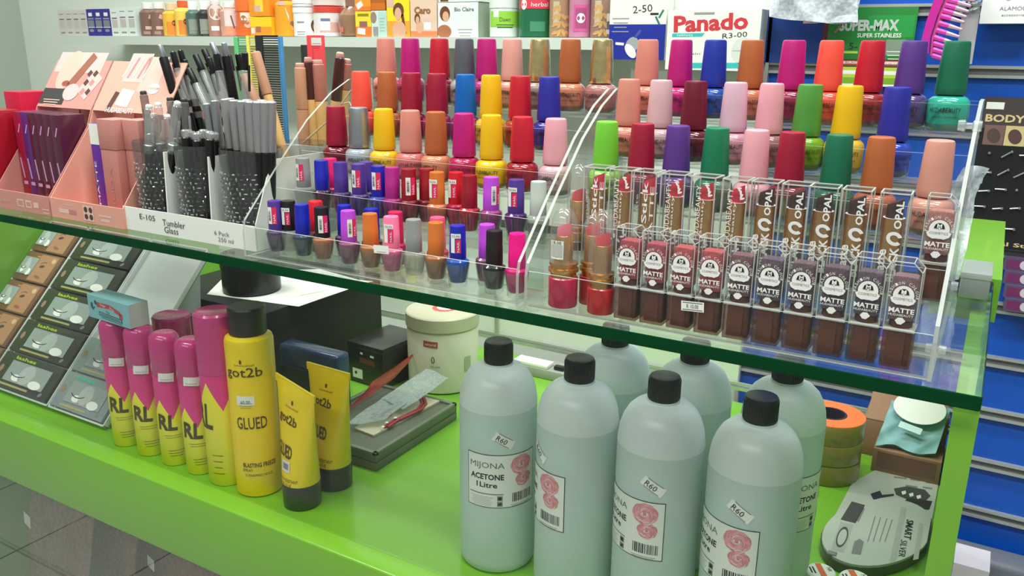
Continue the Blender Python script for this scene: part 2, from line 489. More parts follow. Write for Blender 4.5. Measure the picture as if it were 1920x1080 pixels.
# ------------------------------------------------------------------ acrylic stands
TY = [664, 715, 762, 809, 856]
TZ = [ZG + 3, ZG + 45, ZG + 84, ZG + 123, ZG + 162]
def stand(name, label, x0, x1, tagpx, bolts):
    t = thing(name, label, 'display stand', (0, 0, 0), group=None)
    prof = [(645, ZG), (645, ZG + 30), (648, ZG + 42), (702, ZG + 96), (756, ZG + 146), (800, ZG + 176), (836, ZG + 192), (880, ZG + 192), (880, ZG)]
    for x in (x0, x1 - 3):
        MB().prism(prof, 'x', x, x + 3, ACR, EDGE).build('side_panel', t, 0)
    lips = [646, 697, 742, 789, 836]
    for i in range(5):
        m = MB()
        b = lips[i + 1] - .5 if i < 4 else 878
        zb = TZ[i] - 2.5
        m.box(x0 + 3.2, lips[i] + 2, zb, x1 - 3.2, b, zb + 2, ACR, mx=ACR, my=EDGE)
        z0 = zb if i == 0 else TZ[i - 1] - .4
        m.box(x0 + 3.2, lips[i], z0, x1 - 3.2, lips[i] + 2, TZ[i] + (32 if i == 0 else 27), ACR, mx=ACR, mz=EDGE)
        m.build('tier', t, 0)
    MB().box(x0 + 3.2, 878, ZG, x1 - 3.2, 880, ZG + 190, ACR, mz=EDGE).build('back_panel', t, 0)
    for (px, py) in bolts:
        p = P(px, py, x=x1)
        T = Matrix.Translation(p) @ Matrix.Rotation(PI / 2, 4, 'Y')
        MB().lathe([(0, -8), (3.4, -8), (3.8, -4), (2, -3.2), (2, 0.2), (3.8, 1), (3.4, 6), (0, 6)], clear('clear_knob', (.9, .92, .9), .2, .1), 12, T=T).build('bolt', t)
    d = D().rect(0, 0, 19.5, 8.5, PAPER)
    if tagpx[2]:
        d.rect(0, 3, 17, .5, INK, 1).rect(0, -3, 17, .5, INK, 1).text('R 10.00', 0, 0, 10, 3.4, INK, 1)
    else:
        d.rect(0, -2.6, 12, .4, GREYINK, 1)
    p = P(tagpx[0], tagpx[1], y=645)
    MB().decal(d, plane((p.x, 645.6, p.z), (1, 0, .06), (-.06, 0, 1), .1)).build('price_tag', t, 0)
    return t
stand('acrylic_stand', 'clear acrylic five tier stand on the left holding small and large nail polish', -729, -367, (714, 468, 0), [])
stand('acrylic_stand', 'clear acrylic five tier stand on the right holding lipsticks and nail polish', -361, -18, (1298, 575, 1),
      [(1832, 338), (1795, 440), (1780, 535), (1757, 655), (1822, 236)])

# ------------------------------------------------------------------ large nail polish
BASEGL = clear('thick_glass_base', (.93, .94, .93), .02, .06, .7, .05)
def polish(rgb):
    return mat('nail_polish', rgb, 0.16, coat=0.6, var=0.08)
BM, CM = {}, {}
def big_bottle_mesh(rgb):
    if rgb not in BM:
        m = MB().lathe([(14.4, 3.5), (16.6, 6), (17.3, 10), (17.6, 20), (17.5, 26.5), (16.6, 29.6), (14, 32), (10, 33.6), (8.5, 36)], polish(rgb), 24)
        ink = INK if sum(rgb) > 330 else mat('faded_ink', tuple(int(c * .45) for c in rgb), .5)
        m.decal(D().text('HUDABEAUTY', 0, 0, 26, 4.2, ink).text('LIMITED EDITION', 0, -6, 20, 1.8, ink), cyl(17.4, 0.35, z=21))
        BM[rgb] = m.mesh('bottle')
    return BM[rgb]
bigbase = MB().lathe([(13.5, 0), (15.8, .6), (17.2, 4), (17.7, 9), (17.2, 9), (16.8, 5.6), (14.3, 3.3), (0, 3.3)], BASEGL, 24).mesh('glass_base')
def cap_mesh(rgb):
    if rgb not in CM:
        m = GOLD if rgb == 'gold' else (SILVER if rgb == 'silver' else mat('polish_cap', tuple(int(c * .95) for c in rgb), 0.38, var=0.03))
        CM[rgb] = MB().lathe([(12.6, 34.2), (13, 35), (12.9, 40), (11.9, 60), (10.9, 77.6), (10.3, 79.5), (9, 80.2), (0, 80.2)], m, 26).mesh('cap')
    return CM[rgb]
NP = {}
def big_polish(x, row, cap, body, label, dz=0.0, group=None):
    key = (cap, body)
    loc = (x, TY[row] + .9, TZ[row])
    rz = rnd.uniform(-.5, .7)
    if key in NP:
        return copy_tree(NP[key], loc, rz, label)
    t = thing('nail_polish', label, 'nail polish', loc, (0, 0, rz), 'large nail polish bottles on the acrylic stands')
    link('bottle', big_bottle_mesh(body), t)
    link('glass_base', bigbase, t)
    link('cap', cap_mesh(cap), t)
    NP[key] = t
    return t
SAL, MAG, RED, DGR = (222, 138, 122), (192, 22, 118), (200, 26, 46), (92, 94, 102)
COR, BRN, CRI, YEL = (255, 88, 70), (184, 98, 52), (160, 22, 52), (244, 190, 16)
NAV, LPK, MAR, PUR = (44, 44, 156), (240, 166, 176), (112, 16, 40), (92, 54, 136)
NAMES = {SAL: 'salmon', MAG: 'magenta', RED: 'red', DGR: 'dark grey', COR: 'coral orange', BRN: 'orange brown', CRI: 'crimson', YEL: 'yellow',
         NAV: 'navy blue', LPK: 'light pink', MAR: 'maroon', PUR: 'purple', 'gold': 'gold', 'silver': 'silver', (232, 164, 150): 'pale peach',
         (0, 98, 186): 'bright blue', (30, 52, 164): 'royal blue', (22, 108, 74): 'dark green', (228, 178, 184): 'dusty pink', (226, 180, 198): 'lilac pink',
         (82, 152, 62): 'leaf green', (118, 204, 56): 'lime green', (20, 122, 82): 'bottle green', (218, 152, 134): 'beige peach'}
ROWS = {
 ('left', 4): [(722, 72, SAL, (205, 130, 116)), (768, 67, MAG, (170, 52, 104)), (823, 73, RED, (140, 26, 50)), (870, 74, DGR, (168, 164, 158)), (912, 75, MAG, (192, 44, 122)),
               (960, 71, (232, 164, 150), (208, 142, 124)), (1012, 76, 'gold', (150, 132, 122)), (1070, 71, BRN, (204, 128, 96)), (1130, 74, 'gold', (176, 112, 110))],
 ('left', 3): [(675, 132, COR, (245, 84, 66)), (724, 129, BRN, (180, 100, 62)), (770, 135, CRI, (120, 20, 58)), (818, 132, CRI, (150, 34, 90)), (872, 138, (0, 98, 186), (120, 40, 100)),
               (920, 141, YEL, (220, 186, 60)), (975, 142, RED, (160, 60, 40)), (1030, 138, NAV, (44, 48, 138))],
 ('left', 2): [(628, 198, CRI, (110, 16, 32)), (671, 200, 'silver', (158, 166, 172)), (718, 203, YEL, (236, 190, 40)), (768, 206, SAL, (208, 114, 112)), (816, 203, BRN, (206, 134, 98)),
               (869, 208, MAG, (176, 30, 84)), (921, 215, YEL, (230, 196, 30)), (979, 220, RED, (150, 28, 40)), (1042, 221, LPK, (208, 166, 172))],
 ('right', 4): [(1215, 75, SAL, (214, 124, 108)), (1278, 79, MAG, (190, 26, 112)), (1342, 76, (30, 52, 164), (34, 74, 158)), (1412, 73, BRN, (196, 112, 84)), (1490, 72, MAG, (140, 30, 72)),
                (1560, 80, COR, (226, 82, 62)), (1637, 81, RED, (150, 44, 40)), (1715, 83, PUR, (84, 62, 112)), (1795, 86, (22, 108, 74), (42, 168, 142))],
 ('right', 3): [(1180, 148, SAL, (220, 128, 112)), (1240, 152, (228, 178, 184), (196, 160, 160)), (1305, 151, MAR, (92, 26, 40)), (1380, 156, (226, 180, 198), (196, 140, 156)), (1448, 160, LPK, (150, 100, 104)),
                (1520, 161, (82, 152, 62), (110, 160, 40)), (1595, 165, YEL, (216, 176, 52)), (1685, 161, NAV, (44, 66, 168))],
 ('right', 2): [(1138, 227, (118, 204, 56), (130, 206, 70)), (1205, 235, CRI, (120, 18, 40)), (1272, 238, PUR, (88, 50, 120)), (1345, 243, (20, 122, 82), (24, 110, 76)), (1420, 242, LPK, (220, 160, 168)),
                (1487, 249, CRI, (120, 16, 44)), (1575, 256, (22, 108, 74), (20, 96, 70)), (1655, 252, BRN, (170, 90, 56)), (1765, 259, (218, 152, 134), (206, 146, 128))],
}
TIERN = {4: 'top tier', 3: 'fourth tier', 2: 'middle tier'}
for (side, row), items in ROWS.items():
    nx = None
    for i, (px, py, cap, body) in enumerate(items):
        x = P(px, py, y=TY[row]).x
        nm = NAMES[cap]
        big_polish(x, row, cap, body, '%s capped large nail polish, %s from left, %s, %s stand' % (nm, ORD[i], TIERN[row], side))

# ------------------------------------------------------------------ small nail polish
SB, SCM = {}, {}
STICK_P = mat('pink_sticker', (226, 40, 96), 0.5)
def small_bottle_mesh(rgb):
    if rgb not in SB:
        SB[rgb] = MB().lathe([(7.6, 5), (8.4, 7), (10, 16), (11.4, 24), (11.2, 26.5), (8, 28.6), (6, 30)], polish(rgb) if rgb != 'clear' else clear('clear_polish', (.84, .85, .83), .12, .08), 20).mesh('bottle')
    return SB[rgb]
smallbase = MB().lathe([(8.6, 0), (9.2, 1), (9.6, 8), (10.9, 16), (11.8, 24), (10.4, 16), (8.8, 7.5), (7.8, 4.6), (0, 4.6)], BASEGL, 20).mesh('glass_base')
def small_cap_mesh(rgb):
    if rgb not in SCM:
        SCM[rgb] = MB().lathe([(8.2, 28.5), (8.4, 29.4), (8.3, 45), (8.1, 45.4), (7.9, 60.6), (7.4, 61.8), (0, 62.2)], mat('small_cap', rgb, 0.34, var=0.03), 20).mesh('cap')
    return SCM[rgb]
stk = D().rect(-2.6, 0, 5, 19, PAPER).rect(2.6, 0, 5, 19, STICK_P).bars(-2.6, 0, 12, 2.4, INK, 1, 9, 90).text('NAIL', 2.6, -3, 11, 2.2, PRINT, 1, 90)
stk2 = D().rect(0, 7.5, 10, 4.5, PAPER).text('02.N', 0, 7.5, 7, 2, INK, 1).rect(-2.8, -2, 4.2, 15, PAPER).rect(2.6, -2.5, 5, 14, STICK_P).text('NAIL', 2.6, -3, 11, 2, PRINT, 1, 90)
stickm = [MB().decal(stk, cyl(8.3, .35, z=46)).mesh('price_sticker', 0), MB().decal(stk2, cyl(8.3, .15, z=45)).mesh('price_sticker', 0), MB().decal(stk, cyl(8.3, 1.05, z=44)).mesh('price_sticker', 0)]
SG = 'small nail polish bottles on the two lowest tiers'
SN = {}
def small_polish(x, y, z, cap, body, st, label):
    key = (cap, body, st)
    rz = rnd.uniform(-.2, .25)
    if key in SN: return copy_tree(SN[key], (x, y, z), rz, label)
    t = thing('small_nail_polish', label, 'nail polish', (x, y, z), (0, 0, rz), SG)
    link('bottle', small_bottle_mesh(body), t); link('glass_base', smallbase, t); link('cap', small_cap_mesh(cap), t)
    if st: link('price_sticker', stickm[st - 1], t)
    SN[key] = t
    return t
sBL, sPU, sBK, sRD, sVI = (24, 32, 156), (74, 48, 130), (26, 22, 22), (222, 34, 44), (176, 66, 196)
sOR, sPK, sGR, sMA, sDR = (196, 104, 40), (244, 118, 154), (132, 134, 132), (224, 10, 122), (138, 14, 30)
sMP = (162, 34, 124)
# px, py of the cap top, y, cap, body, sticker, words
small = [
 (514, 371, 664, 0, sPU, (84, 64, 98), 1, 'purple capped small polish with sticker at the left end of the front tier'),
 (540, 381, 672, 0, sBK, 'clear', 2, 'black capped small clear polish behind the leftmost front purple one'),
 (565, 380, 664, 0, sBL, (48, 66, 82), 0, 'blue capped small polish with slate bottle in the front tier'),
 (591, 373, 687, 0, sRD, (110, 40, 50), 0, 'red capped small polish behind the front blue and black ones'),
 (602, 383, 664, 0, sBK, (168, 108, 72), 3, 'black capped small polish with copper bottle in the front tier'),
 (645, 384, 686, 0, sBL, (90, 60, 110), 0, 'blue capped small polish hidden behind the front violet one'),
 (652, 391, 664, 0, sVI, (134, 74, 104), 3, 'violet capped small polish with mauve bottle in the front tier'),
 (696, 390, 686, 0, sBL, (110, 60, 60), 0, 'blue capped small polish behind the left front orange one'),
 (693, 397, 664, 0, sOR, (170, 112, 68), 0, 'orange capped small polish left of the white price tag'),
 (741, 394, 686, 0, (190, 30, 76), (180, 40, 90), 0, 'crimson capped small polish behind the front pink one'),
 (733, 404, 664, 0, sPK, (222, 106, 146), 2, 'pink capped small pink polish with sticker in the front tier'),
 (775, 409, 664, 0, sGR, 'clear', 0, 'grey capped small clear polish in the front tier'),
 (820, 404, 686, 0, (238, 80, 124), (200, 60, 90), 0, 'rose capped small polish behind the right front orange one'),
 (817, 413, 664, 0, sOR, (166, 106, 62), 0, 'orange capped small polish right of the front grey one'),
 (858, 422, 664, 0, sBL, (30, 80, 172), 2, 'blue capped small bright blue polish with sticker in the front tier'),
 (913, 417, 684, 0, sVI, (130, 74, 104), 0, 'violet capped small polish behind the front black one'),
 (927, 432, 664, 0, sBK, (26, 22, 24), 0, 'black capped small black polish near the right end of the front tier'),
 (970, 432, 664, 0, sMA, (214, 14, 118), 0, 'hot pink small polish at the right end of the front tier'),
 (567, 298, 715, 1, sGR, 'clear', 1, 'grey capped small clear polish at the left end of the second tier'),
 (618, 296, 731, 1, (226, 30, 104), (200, 60, 110), 0, 'hot pink capped small polish behind the second tier blue one'),
 (602, 306, 712, 1, sBL, (56, 30, 52), 0, 'blue capped small polish without sticker in the second tier'),
 (638, 308, 713, 1, sPU, (70, 44, 96), 0, 'purple capped small polish without sticker in the second tier'),
 (686, 303, 731, 1, sPU, (66, 50, 110), 0, 'purple capped small polish behind the stickered purple one'),
 (672, 312, 713, 1, sPU, (74, 52, 112), 1, 'purple capped small polish with sticker left of the second tier blue one'),
 (709, 314, 713, 1, sBL, (54, 62, 144), 1, 'blue capped small polish with sticker in the second tier'),
 (735, 317, 713, 1, sMP, (156, 34, 112), 0, 'magenta capped small polish in the second tier'),
 (766, 321, 713, 1, sDR, (112, 18, 34), 3, 'dark red capped small polish beside the second tier magenta one'),
 (800, 323, 726, 1, sDR, (112, 18, 34), 0, 'dark red capped small polish behind the second tier orange one'),
 (819, 327, 711, 1, sOR, (196, 116, 76), 2, 'orange capped small polish with sticker in the second tier'),
 (855, 331, 722, 1, (190, 18, 34), (172, 34, 76), 2, 'bright red capped small polish with sticker in the second tier'),
 (880, 335, 711, 1, sDR, (168, 28, 48), 0, 'dark red capped small polish right of the bright red one'),
 (921, 338, 713, 1, sVI, (146, 66, 112), 3, 'violet capped small polish with sticker in the second tier'),
 (968, 342, 713, 1, sPU, (72, 24, 96), 2, 'purple capped small polish with white label at the right of the second tier'),
 (1010, 344, 715, 1, (178, 186, 176), 'clear', 0, 'pale grey capped small clear polish at the right end of the second tier'),
]
for px, py, y, r, cap, body, st, lab in small:
    small_polish(P(px, py, y=y).x, y, TZ[r], cap, body, st, lab)
# ------------------------------------------------------------------ boxed lipsticks on the right stand
REDL = mat('red_lipstick', (206, 52, 70), 0.4)
DARKL = mat('brown_lipstick', (64, 40, 34), 0.4)
BRB = mat('brown_box_base', (156, 112, 96), 0.3, coat=0.3, var=0.25, scale=60)
MUD = clear('brown_tinted_plastic', (.66, .50, .45), .14, .08, .4, .04, (.25, .15, .12))
def box_shell(mb, w, d, h, m, z0=0.0):
    mb.box(-w / 2, -d / 2, z0, w / 2, d / 2, h, m)
    e = .5
    for sx in (-1, 1):
        for sy in (-1, 1):
            x, y = sx * w / 2, sy * d / 2
            mb.box(x - e, y - e, z0, x + e, y + e, h, EDGE)
    for sy in (-1, 1):
        mb.box(-w / 2, sy * d / 2 - e, h - e, w / 2, sy * d / 2 + e, h + e, EDGE)
    for sx in (-1, 1):
        mb.box(sx * w / 2 - e, -d / 2, h - e, sx * w / 2 + e, d / 2, h + e, EDGE)
    return mb
def lip_tube(t, r, top, bullet, lean=1):
    MB().lathe([(r + .6, 1), (r + .6, 26), (r, 27), (r, top - 4), (r - .3, top - 4), (r - .3, top), (r - 1.5, top), (0, top - .2)], GOLD2, 20,
               ms=[mat('dark_brown_base', (66, 44, 38), .3, coat=.4)] * 2 + [GOLD2] * 3 + [PRINT] * 2).build('lipstick_tube', t)
    m = MB()
    m.lathe([(r - 2, top - 1), (r - 2, top + 6), (r - 2.6, top + 9)], bullet, 16)
    n = 16
    k = len(m.v) - n
    for i in range(n):                       # the slanted tip
        x, y, z = m.v[k + i]
        m.v[k + i] = (x, y, z + (x + r) * .45 * lean)
    m.build('lipstick_bullet', t)
XB = [('LIP', 1095, 1135), ('HUDA', 1142, 1186), ('LIP', 1188, 1233), ('HUDA', 1238, 1286), ('HUDA', 1297, 1345), ('HUDA', 1359, 1402),
      ('OPAL', 1415, 1457), ('OPAL', 1475, 1515), ('OPAL', 1525, 1570), ('OPAL', 1590, 1632), ('OPAL', 1665, 1705)]
lipsrc = {}
cnt = {'LIP': 0, 'HUDA': 0, 'OPAL': 0}
LT = {'LIP': 'clear box with bold vertical lip stick lettering and red lipstick', 'HUDA': 'clear box with small white vertical lettering and red lipstick', 'OPAL': 'clear box with white sideways lettering and dark tipped gold lipstick'}
for kind, xa, xb in XB:
    a, b = P(xa, 330, y=703.5), P(xb, 330, y=703.5)
    loc = ((a.x + b.x) / 2, 714.5, TZ[1])
    cnt[kind] += 1
    lab = LT[kind] + ', %s from left' % ORD[cnt[kind] - 1]
    if kind in lipsrc:
        copy_tree(lipsrc[kind], loc, rnd.uniform(-.06, .03), lab); continue
    t = thing('lipstick_box', lab, 'lipstick', loc, group='boxed lipsticks on the second tier')
    m = box_shell(MB(), 21.5, 21.5, 81.5, BOXCL)
    d = D()
    if kind == 'LIP':
        d.text('Lip Stick', 1.5, 40, 66, 6.4, PRINT, 1, 90, .02).text('MATTE', 7.5, 40, 58, 3.6, PRINT, 1, 90).text('high matte', -6.5, 36, 50, 3.6, mat('pale_print', (190, 180, 170), .5), 1, 90)
        m.decal(d, plane((0, -10.75, 0), (1, 0, 0), (0, 0, 1)))
    elif kind == 'HUDA':
        d.text('HUDABEAUTY', -3.4, 50, 48, 4.4, PRINT, 1, 90).text('Beauty', 1, 46, 34, 3, PRINT, 1, 90)
        for i in range(5):
            d.ell(-8 + i * 4, 16 + (i % 2) * 4, 2.4, 1, PRINT, 1, 40 + i * 50).ell(7 - i * .8, 66 + i * 2.2, 2.2, .9, PRINT, 1, 20 + i * 40)
        d.ell(5, 30, 2.6, 2.2, PRINT, 1).ell(5, 25, 1, 3.4, PRINT, 1).ell(6.6, 22, 1.6, 1, PRINT, 1, 30)
        m.decal(d, plane((0, -10.75, 0), (1, 0, 0), (0, 0, 1)))
    else:
        d.text('BLACK', 4, 25, 28, 6.6, PRINT, 1, 90, .03).ring(3, 46, 5.4, 6.2, 2.8, PRINT, 1, 60, a0=-40, a1=260).text('OPAL', 4, 65, 22, 5.6, PRINT, 1, 90, .03).text('matte', -4.5, 24, 26, 6.2, PRINT, 1, 90, .03)
        m.decal(d, plane((0, -10.75, 0), (1, 0, 0), (0, 0, 1)))
    m.build('clear_case', t, 0)
    lip_tube(t, 8 if kind != 'OPAL' else 8.6, 61, REDL if kind != 'OPAL' else DARKL)
    lipsrc[kind] = t

def matte_box(loc, label, inner, src=[]):
    t = thing('lipstick_box', label, 'lipstick', loc, (0, 0, rnd.uniform(-.03, .02)), 'matte lipstick boxes with round white badge')
    w, dp, c = 21.2, 20, 6.5
    poly = [(-w / 2, 31), (w / 2, 31), (w / 2, 82 - c), (w / 2 - c, 82), (-w / 2, 82)]
    if not src:
        m = MB().prism(poly, 'y', -dp / 2, dp / 2, BOXCL)
        for yy in (-dp / 2, dp / 2):
            pts = [(x, yy, z) for x, z in poly] + [(poly[0][0], yy, poly[0][1])]
            for i in range(5):
                m.tube([pts[i], pts[i + 1]], .45, EDGE, 5)
        for x, z in poly:
            m.tube([(x, -dp / 2, z), (x, dp / 2, z)], .4, EDGE, 5)
        d = D()
        d.ell(0, 57.2, 7.2, 7.4, PRINT, 1, 0, 24)
        d.poly([(-8.8, 54.6), (-7, 55.8), (7, 55.8), (8.8, 54.6), (7.4, 51.6), (4, 49.8), (0, 50.4), (-4, 49.8), (-7.4, 51.6)], PRINT, 2)
        d.poly([(-3.9, 58), (3.9, 58), (2.9, 61), (1.2, 62.2), (-1.2, 62.2), (-2.9, 61)], INK, 3)
        d.text('M', 0, 60, 3.4, 3.2, PRINT, 4, 0, .03).rect(0, 58.2, 1, 1.6, PRINT, 4).text('COSMETICS', 0, 54.4, 13, 1.9, GREYINK, 3)
        d.arc('FASHION COLOUR', 0, 57.5, 9.3, 188, -8, 1.7, 2.2, PRINT, 1)
        d.text('MATTE', 0, 45.6, 17.5, 3.8, PRINT, 1, 0, .03).text('HUDABEAUTY', 0, 42, 17, 1.8, PRINT, 1)
        d.poly([(-3.6, 37.6), (-1.6, 40), (1.4, 40.2), (3.8, 37.8), (1, 34.8), (-1.6, 35)], PRINT, 1)
        m.decal(d, plane((0, -dp / 2, 0), (1, 0, 0), (0, 0, 1), .25))
        src.append(m.mesh('clear_case', 0))
        b = MB().rbox(-w / 2, -dp / 2, 0, w / 2, dp / 2, 29.5, MUD, 1)
        b.rbox(-8, -7, 1.5, 5 , 7, 28, BRB, 1).rbox(5.4, -7, 1.5, 8.6, 7, 28, mat('red_brown_label', (124, 70, 56), .4), .6)
        b.box(-w / 2 - .3, -dp / 2 - .3, 29.3, w / 2 + .3, dp / 2 + .3, 31.2, EDGE)
        src.append(b.mesh('base'))
    link('clear_case', src[0], t)
    link('base', src[1], t)
    cc = tuple(lin(v) for v in inner)
    MB().rbox(-9, -7.6, 36.4, 8.8, 7.6, 71, clear('tinted_%d_%d_%d' % inner, tuple(.5 + .5 * v for v in cc), .5, .12, .4, .04, tuple(min(1, v * 1.5 + .02) for v in cc)), 2.5).build('inner_case', t)
    MB().lathe([(8.4, 31.4), (8.4, 36), (5.6, 36.4), (5.6, 62), (5, 66), (0, 67)], mat('lipstick_cap', inner, .3, coat=.4), 18,
               ms=[mat('copper_ring', (96, 56, 42), .3, metal=.5)] * 2 + [mat('lipstick_cap', inner, .3, coat=.4)] * 3).build('lipstick', t)
MC = [(172, 78, 88), (166, 74, 86), (176, 84, 86), (178, 84, 88), (120, 86, 92), (96, 82, 96), (104, 84, 92), (98, 78, 90), (96, 82, 94), (128, 100, 102)]
for i, c in enumerate(MC):
    matte_box((-263.5 + 24.3 * i, 662, TZ[0]), 'clear matte lipstick box with brown base, %s from left in the front tier' % ORD[i], c)
p = P(1752, 470, y=702)
matte_box((p.x + 1, 713, TZ[1]), 'clear matte lipstick box with round badge standing alone in the second tier', (170, 120, 112))

CLD = clear('clear_dome', (.96, .95, .94), .06, .05, .7, .06)
def bullet(loc, label, base, bull, hb, top, rb, sticker=False, gold=True):
    t = thing('lipstick', label, 'lipstick', loc, group=None)
    MB().lathe([(rb - .6, 0), (rb, 1), (rb, hb), (rb - 1, hb + 1), (0, hb + 1)], mat('lipstick_base', base, .3, coat=.3), 24).build('base', t)
    z = hb + 1
    MB().lathe([(rb - 1.6, z), (rb - 1.6, z + 5), (rb + .4, z + 5), (rb + .4, z + 8), (rb - 1.5, z + 8.6), (rb - 1.5, z + 11), (rb - .2, z + 11.4), (rb - .2, z + 13), (8.4, z + 13.6), (8.4, z + 38), (8, z + 38.6), (0, z + 38.6)],
               GOLD2, 24).build('lipstick_tube', t)
    m = MB().lathe([(6.6, z + 38.6), (6.6, z + 44), (6, z + 47), (0, z + 48)], bull, 18)
    for i, (x, y, zz) in enumerate(m.v):
        if zz > z + 46.5: m.v[i] = (x, y, zz + (x - y * .5) * .5)
    m.build('lipstick_bullet', t)
    R = rb - .2
    MB().lathe([(R, z + 13.5), (R - .4, top - 22), (R - 2, top - 10), (R - 5, top - 3), (R - 9, top), (0, top)], CLD, 24).build('lid', t)
    if sticker:
        d = D().rect(0, 0, 13, 17, PAPER).rect(0, -.5, 11, 11, mat('sticker_grey', (186, 188, 178), .5), 1).text('18.00', 0, 6.8, 9, 2.6, INK, 1)
        MB().decal(d, cyl(rb, -.05, z=z + 27)).build('price_sticker', t, 0)
    return t
RB = mat('red_bullet', (214, 60, 66), .4); PB = mat('pink_bullet', (236, 110, 130), .4)
bullet((-330, 663, TZ[0]), 'domed lipstick with rose red base and square sticker at front left of the right stand', (206, 44, 82), PB, 27, 91, 13.6, True)
bullet((-291, 662, TZ[0]), 'domed gold lipstick with bright red base standing left of the matte boxes', (210, 38, 44), RB, 23, 93, 12.4)
bullet((-311, 684, TZ[0]), 'domed lipstick with red base standing behind the two front domed ones', (188, 34, 40), RB, 26, 84, 11.5)
bullet((-342, 716, TZ[1]), 'domed gold lipstick with red tip at the left end of the second tier', (70, 46, 40), RB, 8, 82, 11.8)

# ------------------------------------------------------------------ tumbler carton with pens
X0, X1, YF = -973.0, -733.0, 668.0
t = thing('tumbler_carton', 'white open carton with black lettering holding cut glass tumblers of pens', 'carton', (0, 0, 0))
MB().box(X0, YF, ZG, X1, 830, ZG + 2, PAPER).build('base', t, 0)
m = MB().box(X0, YF - 1.5, ZG, X1, YF, ZG + 30, PAPER)
CI = mat('print_black', (58, 58, 56), .6)
d = D().text('E-105', 48, 20, 30, 7, CI).text('Tumbler', 98, 17, 42, 8, CI).text('Glass', 92, 8, 26, 8, CI).text('6 Pack', 184, 15, 26, 5.4, GREYINK).text('250 ml', 190, 7.5, 26, 5.4, GREYINK)
m.decal(d, plane((X0, YF - 1.5, ZG), (1, 0, 0), (0, 0, 1), .2)).build('front_panel', t, 0)
sd = [(YF + 1, ZG + 2), (830, ZG + 2), (830, ZG + 104), (700, ZG + 104), (YF + 1, ZG + 32)]
MB().prism(sd, 'x', X1 - 1.5, X1, PAPER).build('side_panel', t, 0)
MB().prism([(YF + 1, ZG + 2), (830, ZG + 2), (830, ZG + 60), (YF + 1, ZG + 28)], 'x', X0, X0 + 1.5, PAPER).build('side_panel', t, 0)
MB().box(X0 + 2, 828, ZG + 2, X1 - 2, 830, ZG + 104, PAPER).build('back_panel', t, 0)
for i in (1, 2):
    x = X0 + 80 * i
    MB().prism([(672, ZG + 2), (826, ZG + 2), (826, ZG + 104), (676, ZG + 104)], 'x', x - 1, x + 1, PAPER).build('divider', t, 0)
CUT = clear('cut_glass', (.86, .86, .85), .02, .05, .8, .05)
cup = MB()
prof = [(30, 0), (33, .8), (35.4, 20), (36.6, 70), (37.2, 112), (35.6, 112), (34.2, 30), (32, 6), (0, 6)]
cup.lathe(prof, CUT, 40)
r = random.Random(3)
CW = clear('cut_glass_bright', (.97, .97, .96), .3, .08, .9, .25)
CK = clear('cut_glass_dark', (.5, .49, .48), .06, .06, .9, .1)
for row in range(15):                        # the woven cut pattern
    z = 6 + row * 5.6
    for k in range(34):
        a = 2 * PI * (k + .5 * (row % 2)) / 34
        R = 35.2 + z * .02
        f = cyl(R - .9, a, .3, .5)
        w, h = (4.6, 2.0) if (k + row) % 2 else (1.9, 4.4)
        w *= r.uniform(.7, 1.1); h *= r.uniform(.7, 1.1)
        v = [f(-w / 2, z - h / 2, 0), f(w / 2, z - h / 2, 0), f(w / 2, z + h / 2, 0), f(-w / 2, z + h / 2, 0), f(0, z, 3)]
        cup.add(v, [(0, 1, 4), (1, 2, 4), (2, 3, 4), (3, 0, 4)], CW if r.random() < .5 else CK)  # random bright and dark tints put the glass's sparkle into the facets
cupm = cup.mesh('tumbler')
CX = [X0 + 40, X0 + 120, X0 + 200]
CL = ['cut glass tumbler at the left of the white carton holding clear tipped pens', 'cut glass tumbler in the middle of the white carton holding black pens', 'cut glass tumbler at the right of the white carton holding silver capped pens']
for x, lab in zip(CX, CL):
    o = link('tumbler', cupm); o.location = (x / 1000, .707, (ZG + 2.2) / 1000)
    tag(o, lab, 'glass', 'cut glass tumblers in the white carton')
o = link('tumbler', cupm); o.location = (CX[1] / 1000, .786, (ZG + 2.2) / 1000); tag(o, 'cut glass tumbler behind the middle one, holding tall black pens', 'glass', 'cut glass tumblers in the white carton')
o = link('tumbler', cupm); o.location = (CX[0] / 1000, .786, (ZG + 2.2) / 1000); tag(o, 'cut glass tumbler behind the left one, holding tall black pens', 'glass', 'cut glass tumblers in the white carton')
o = link('tumbler', cupm); o.location = (CX[2] / 1000, .786, (ZG + 2.2) / 1000); tag(o, 'cut glass tumbler behind the right one, holding beige pencils', 'glass', 'cut glass tumblers in the white carton')

def stick(name, label, cat, A, B, parts, group):
    """A pen from A (bottom) to B (top); parts = (name, t0, t1, radius0, radius1, material)."""
    A, B = Vector(A), Vector(B)
    L = (B - A).length
    q = (B - A).to_track_quat('Z', 'Y')
    t = thing(name, label, cat, A, q.to_euler(), group)
    for nm, a, b, r0, r1, mm in parts:
        if nm == 'clip':
            MB().rbox(-1.6, -r0 - 2.2, a * L, 1.6, -r0 - .4, b * L, mm, .5).build(nm, t)
        else:
            e = min(1.2, r1 * .3)
            MB().lathe([(0, a * L), (r0 - .3, a * L), (r0, a * L + .6), (r1, b * L - e), (r1 - e, b * L), (0, b * L)], mm, 12).build(nm, t)
    return t
BKP = mat('black_pen', (24, 23, 23), .3); BKS = mat('dark_grey_pen', (62, 60, 58), .35)
CLR = clear('clear_pen_plastic', (.86, .86, .85), .16, .08, .8, .1)
tops = [(299, 84, 0), (324, 97, 1), (338, 94, 1), (330, 118, 1), (353, 128, 1), (366, 102, 1), (382, 92, 1), (397, 80, 0), (405, 100, 1), (420, 80, 0), (428, 102, 1), (446, 101, 1), (459, 98, 1), (392, 108, 1), (346, 112, 1)]
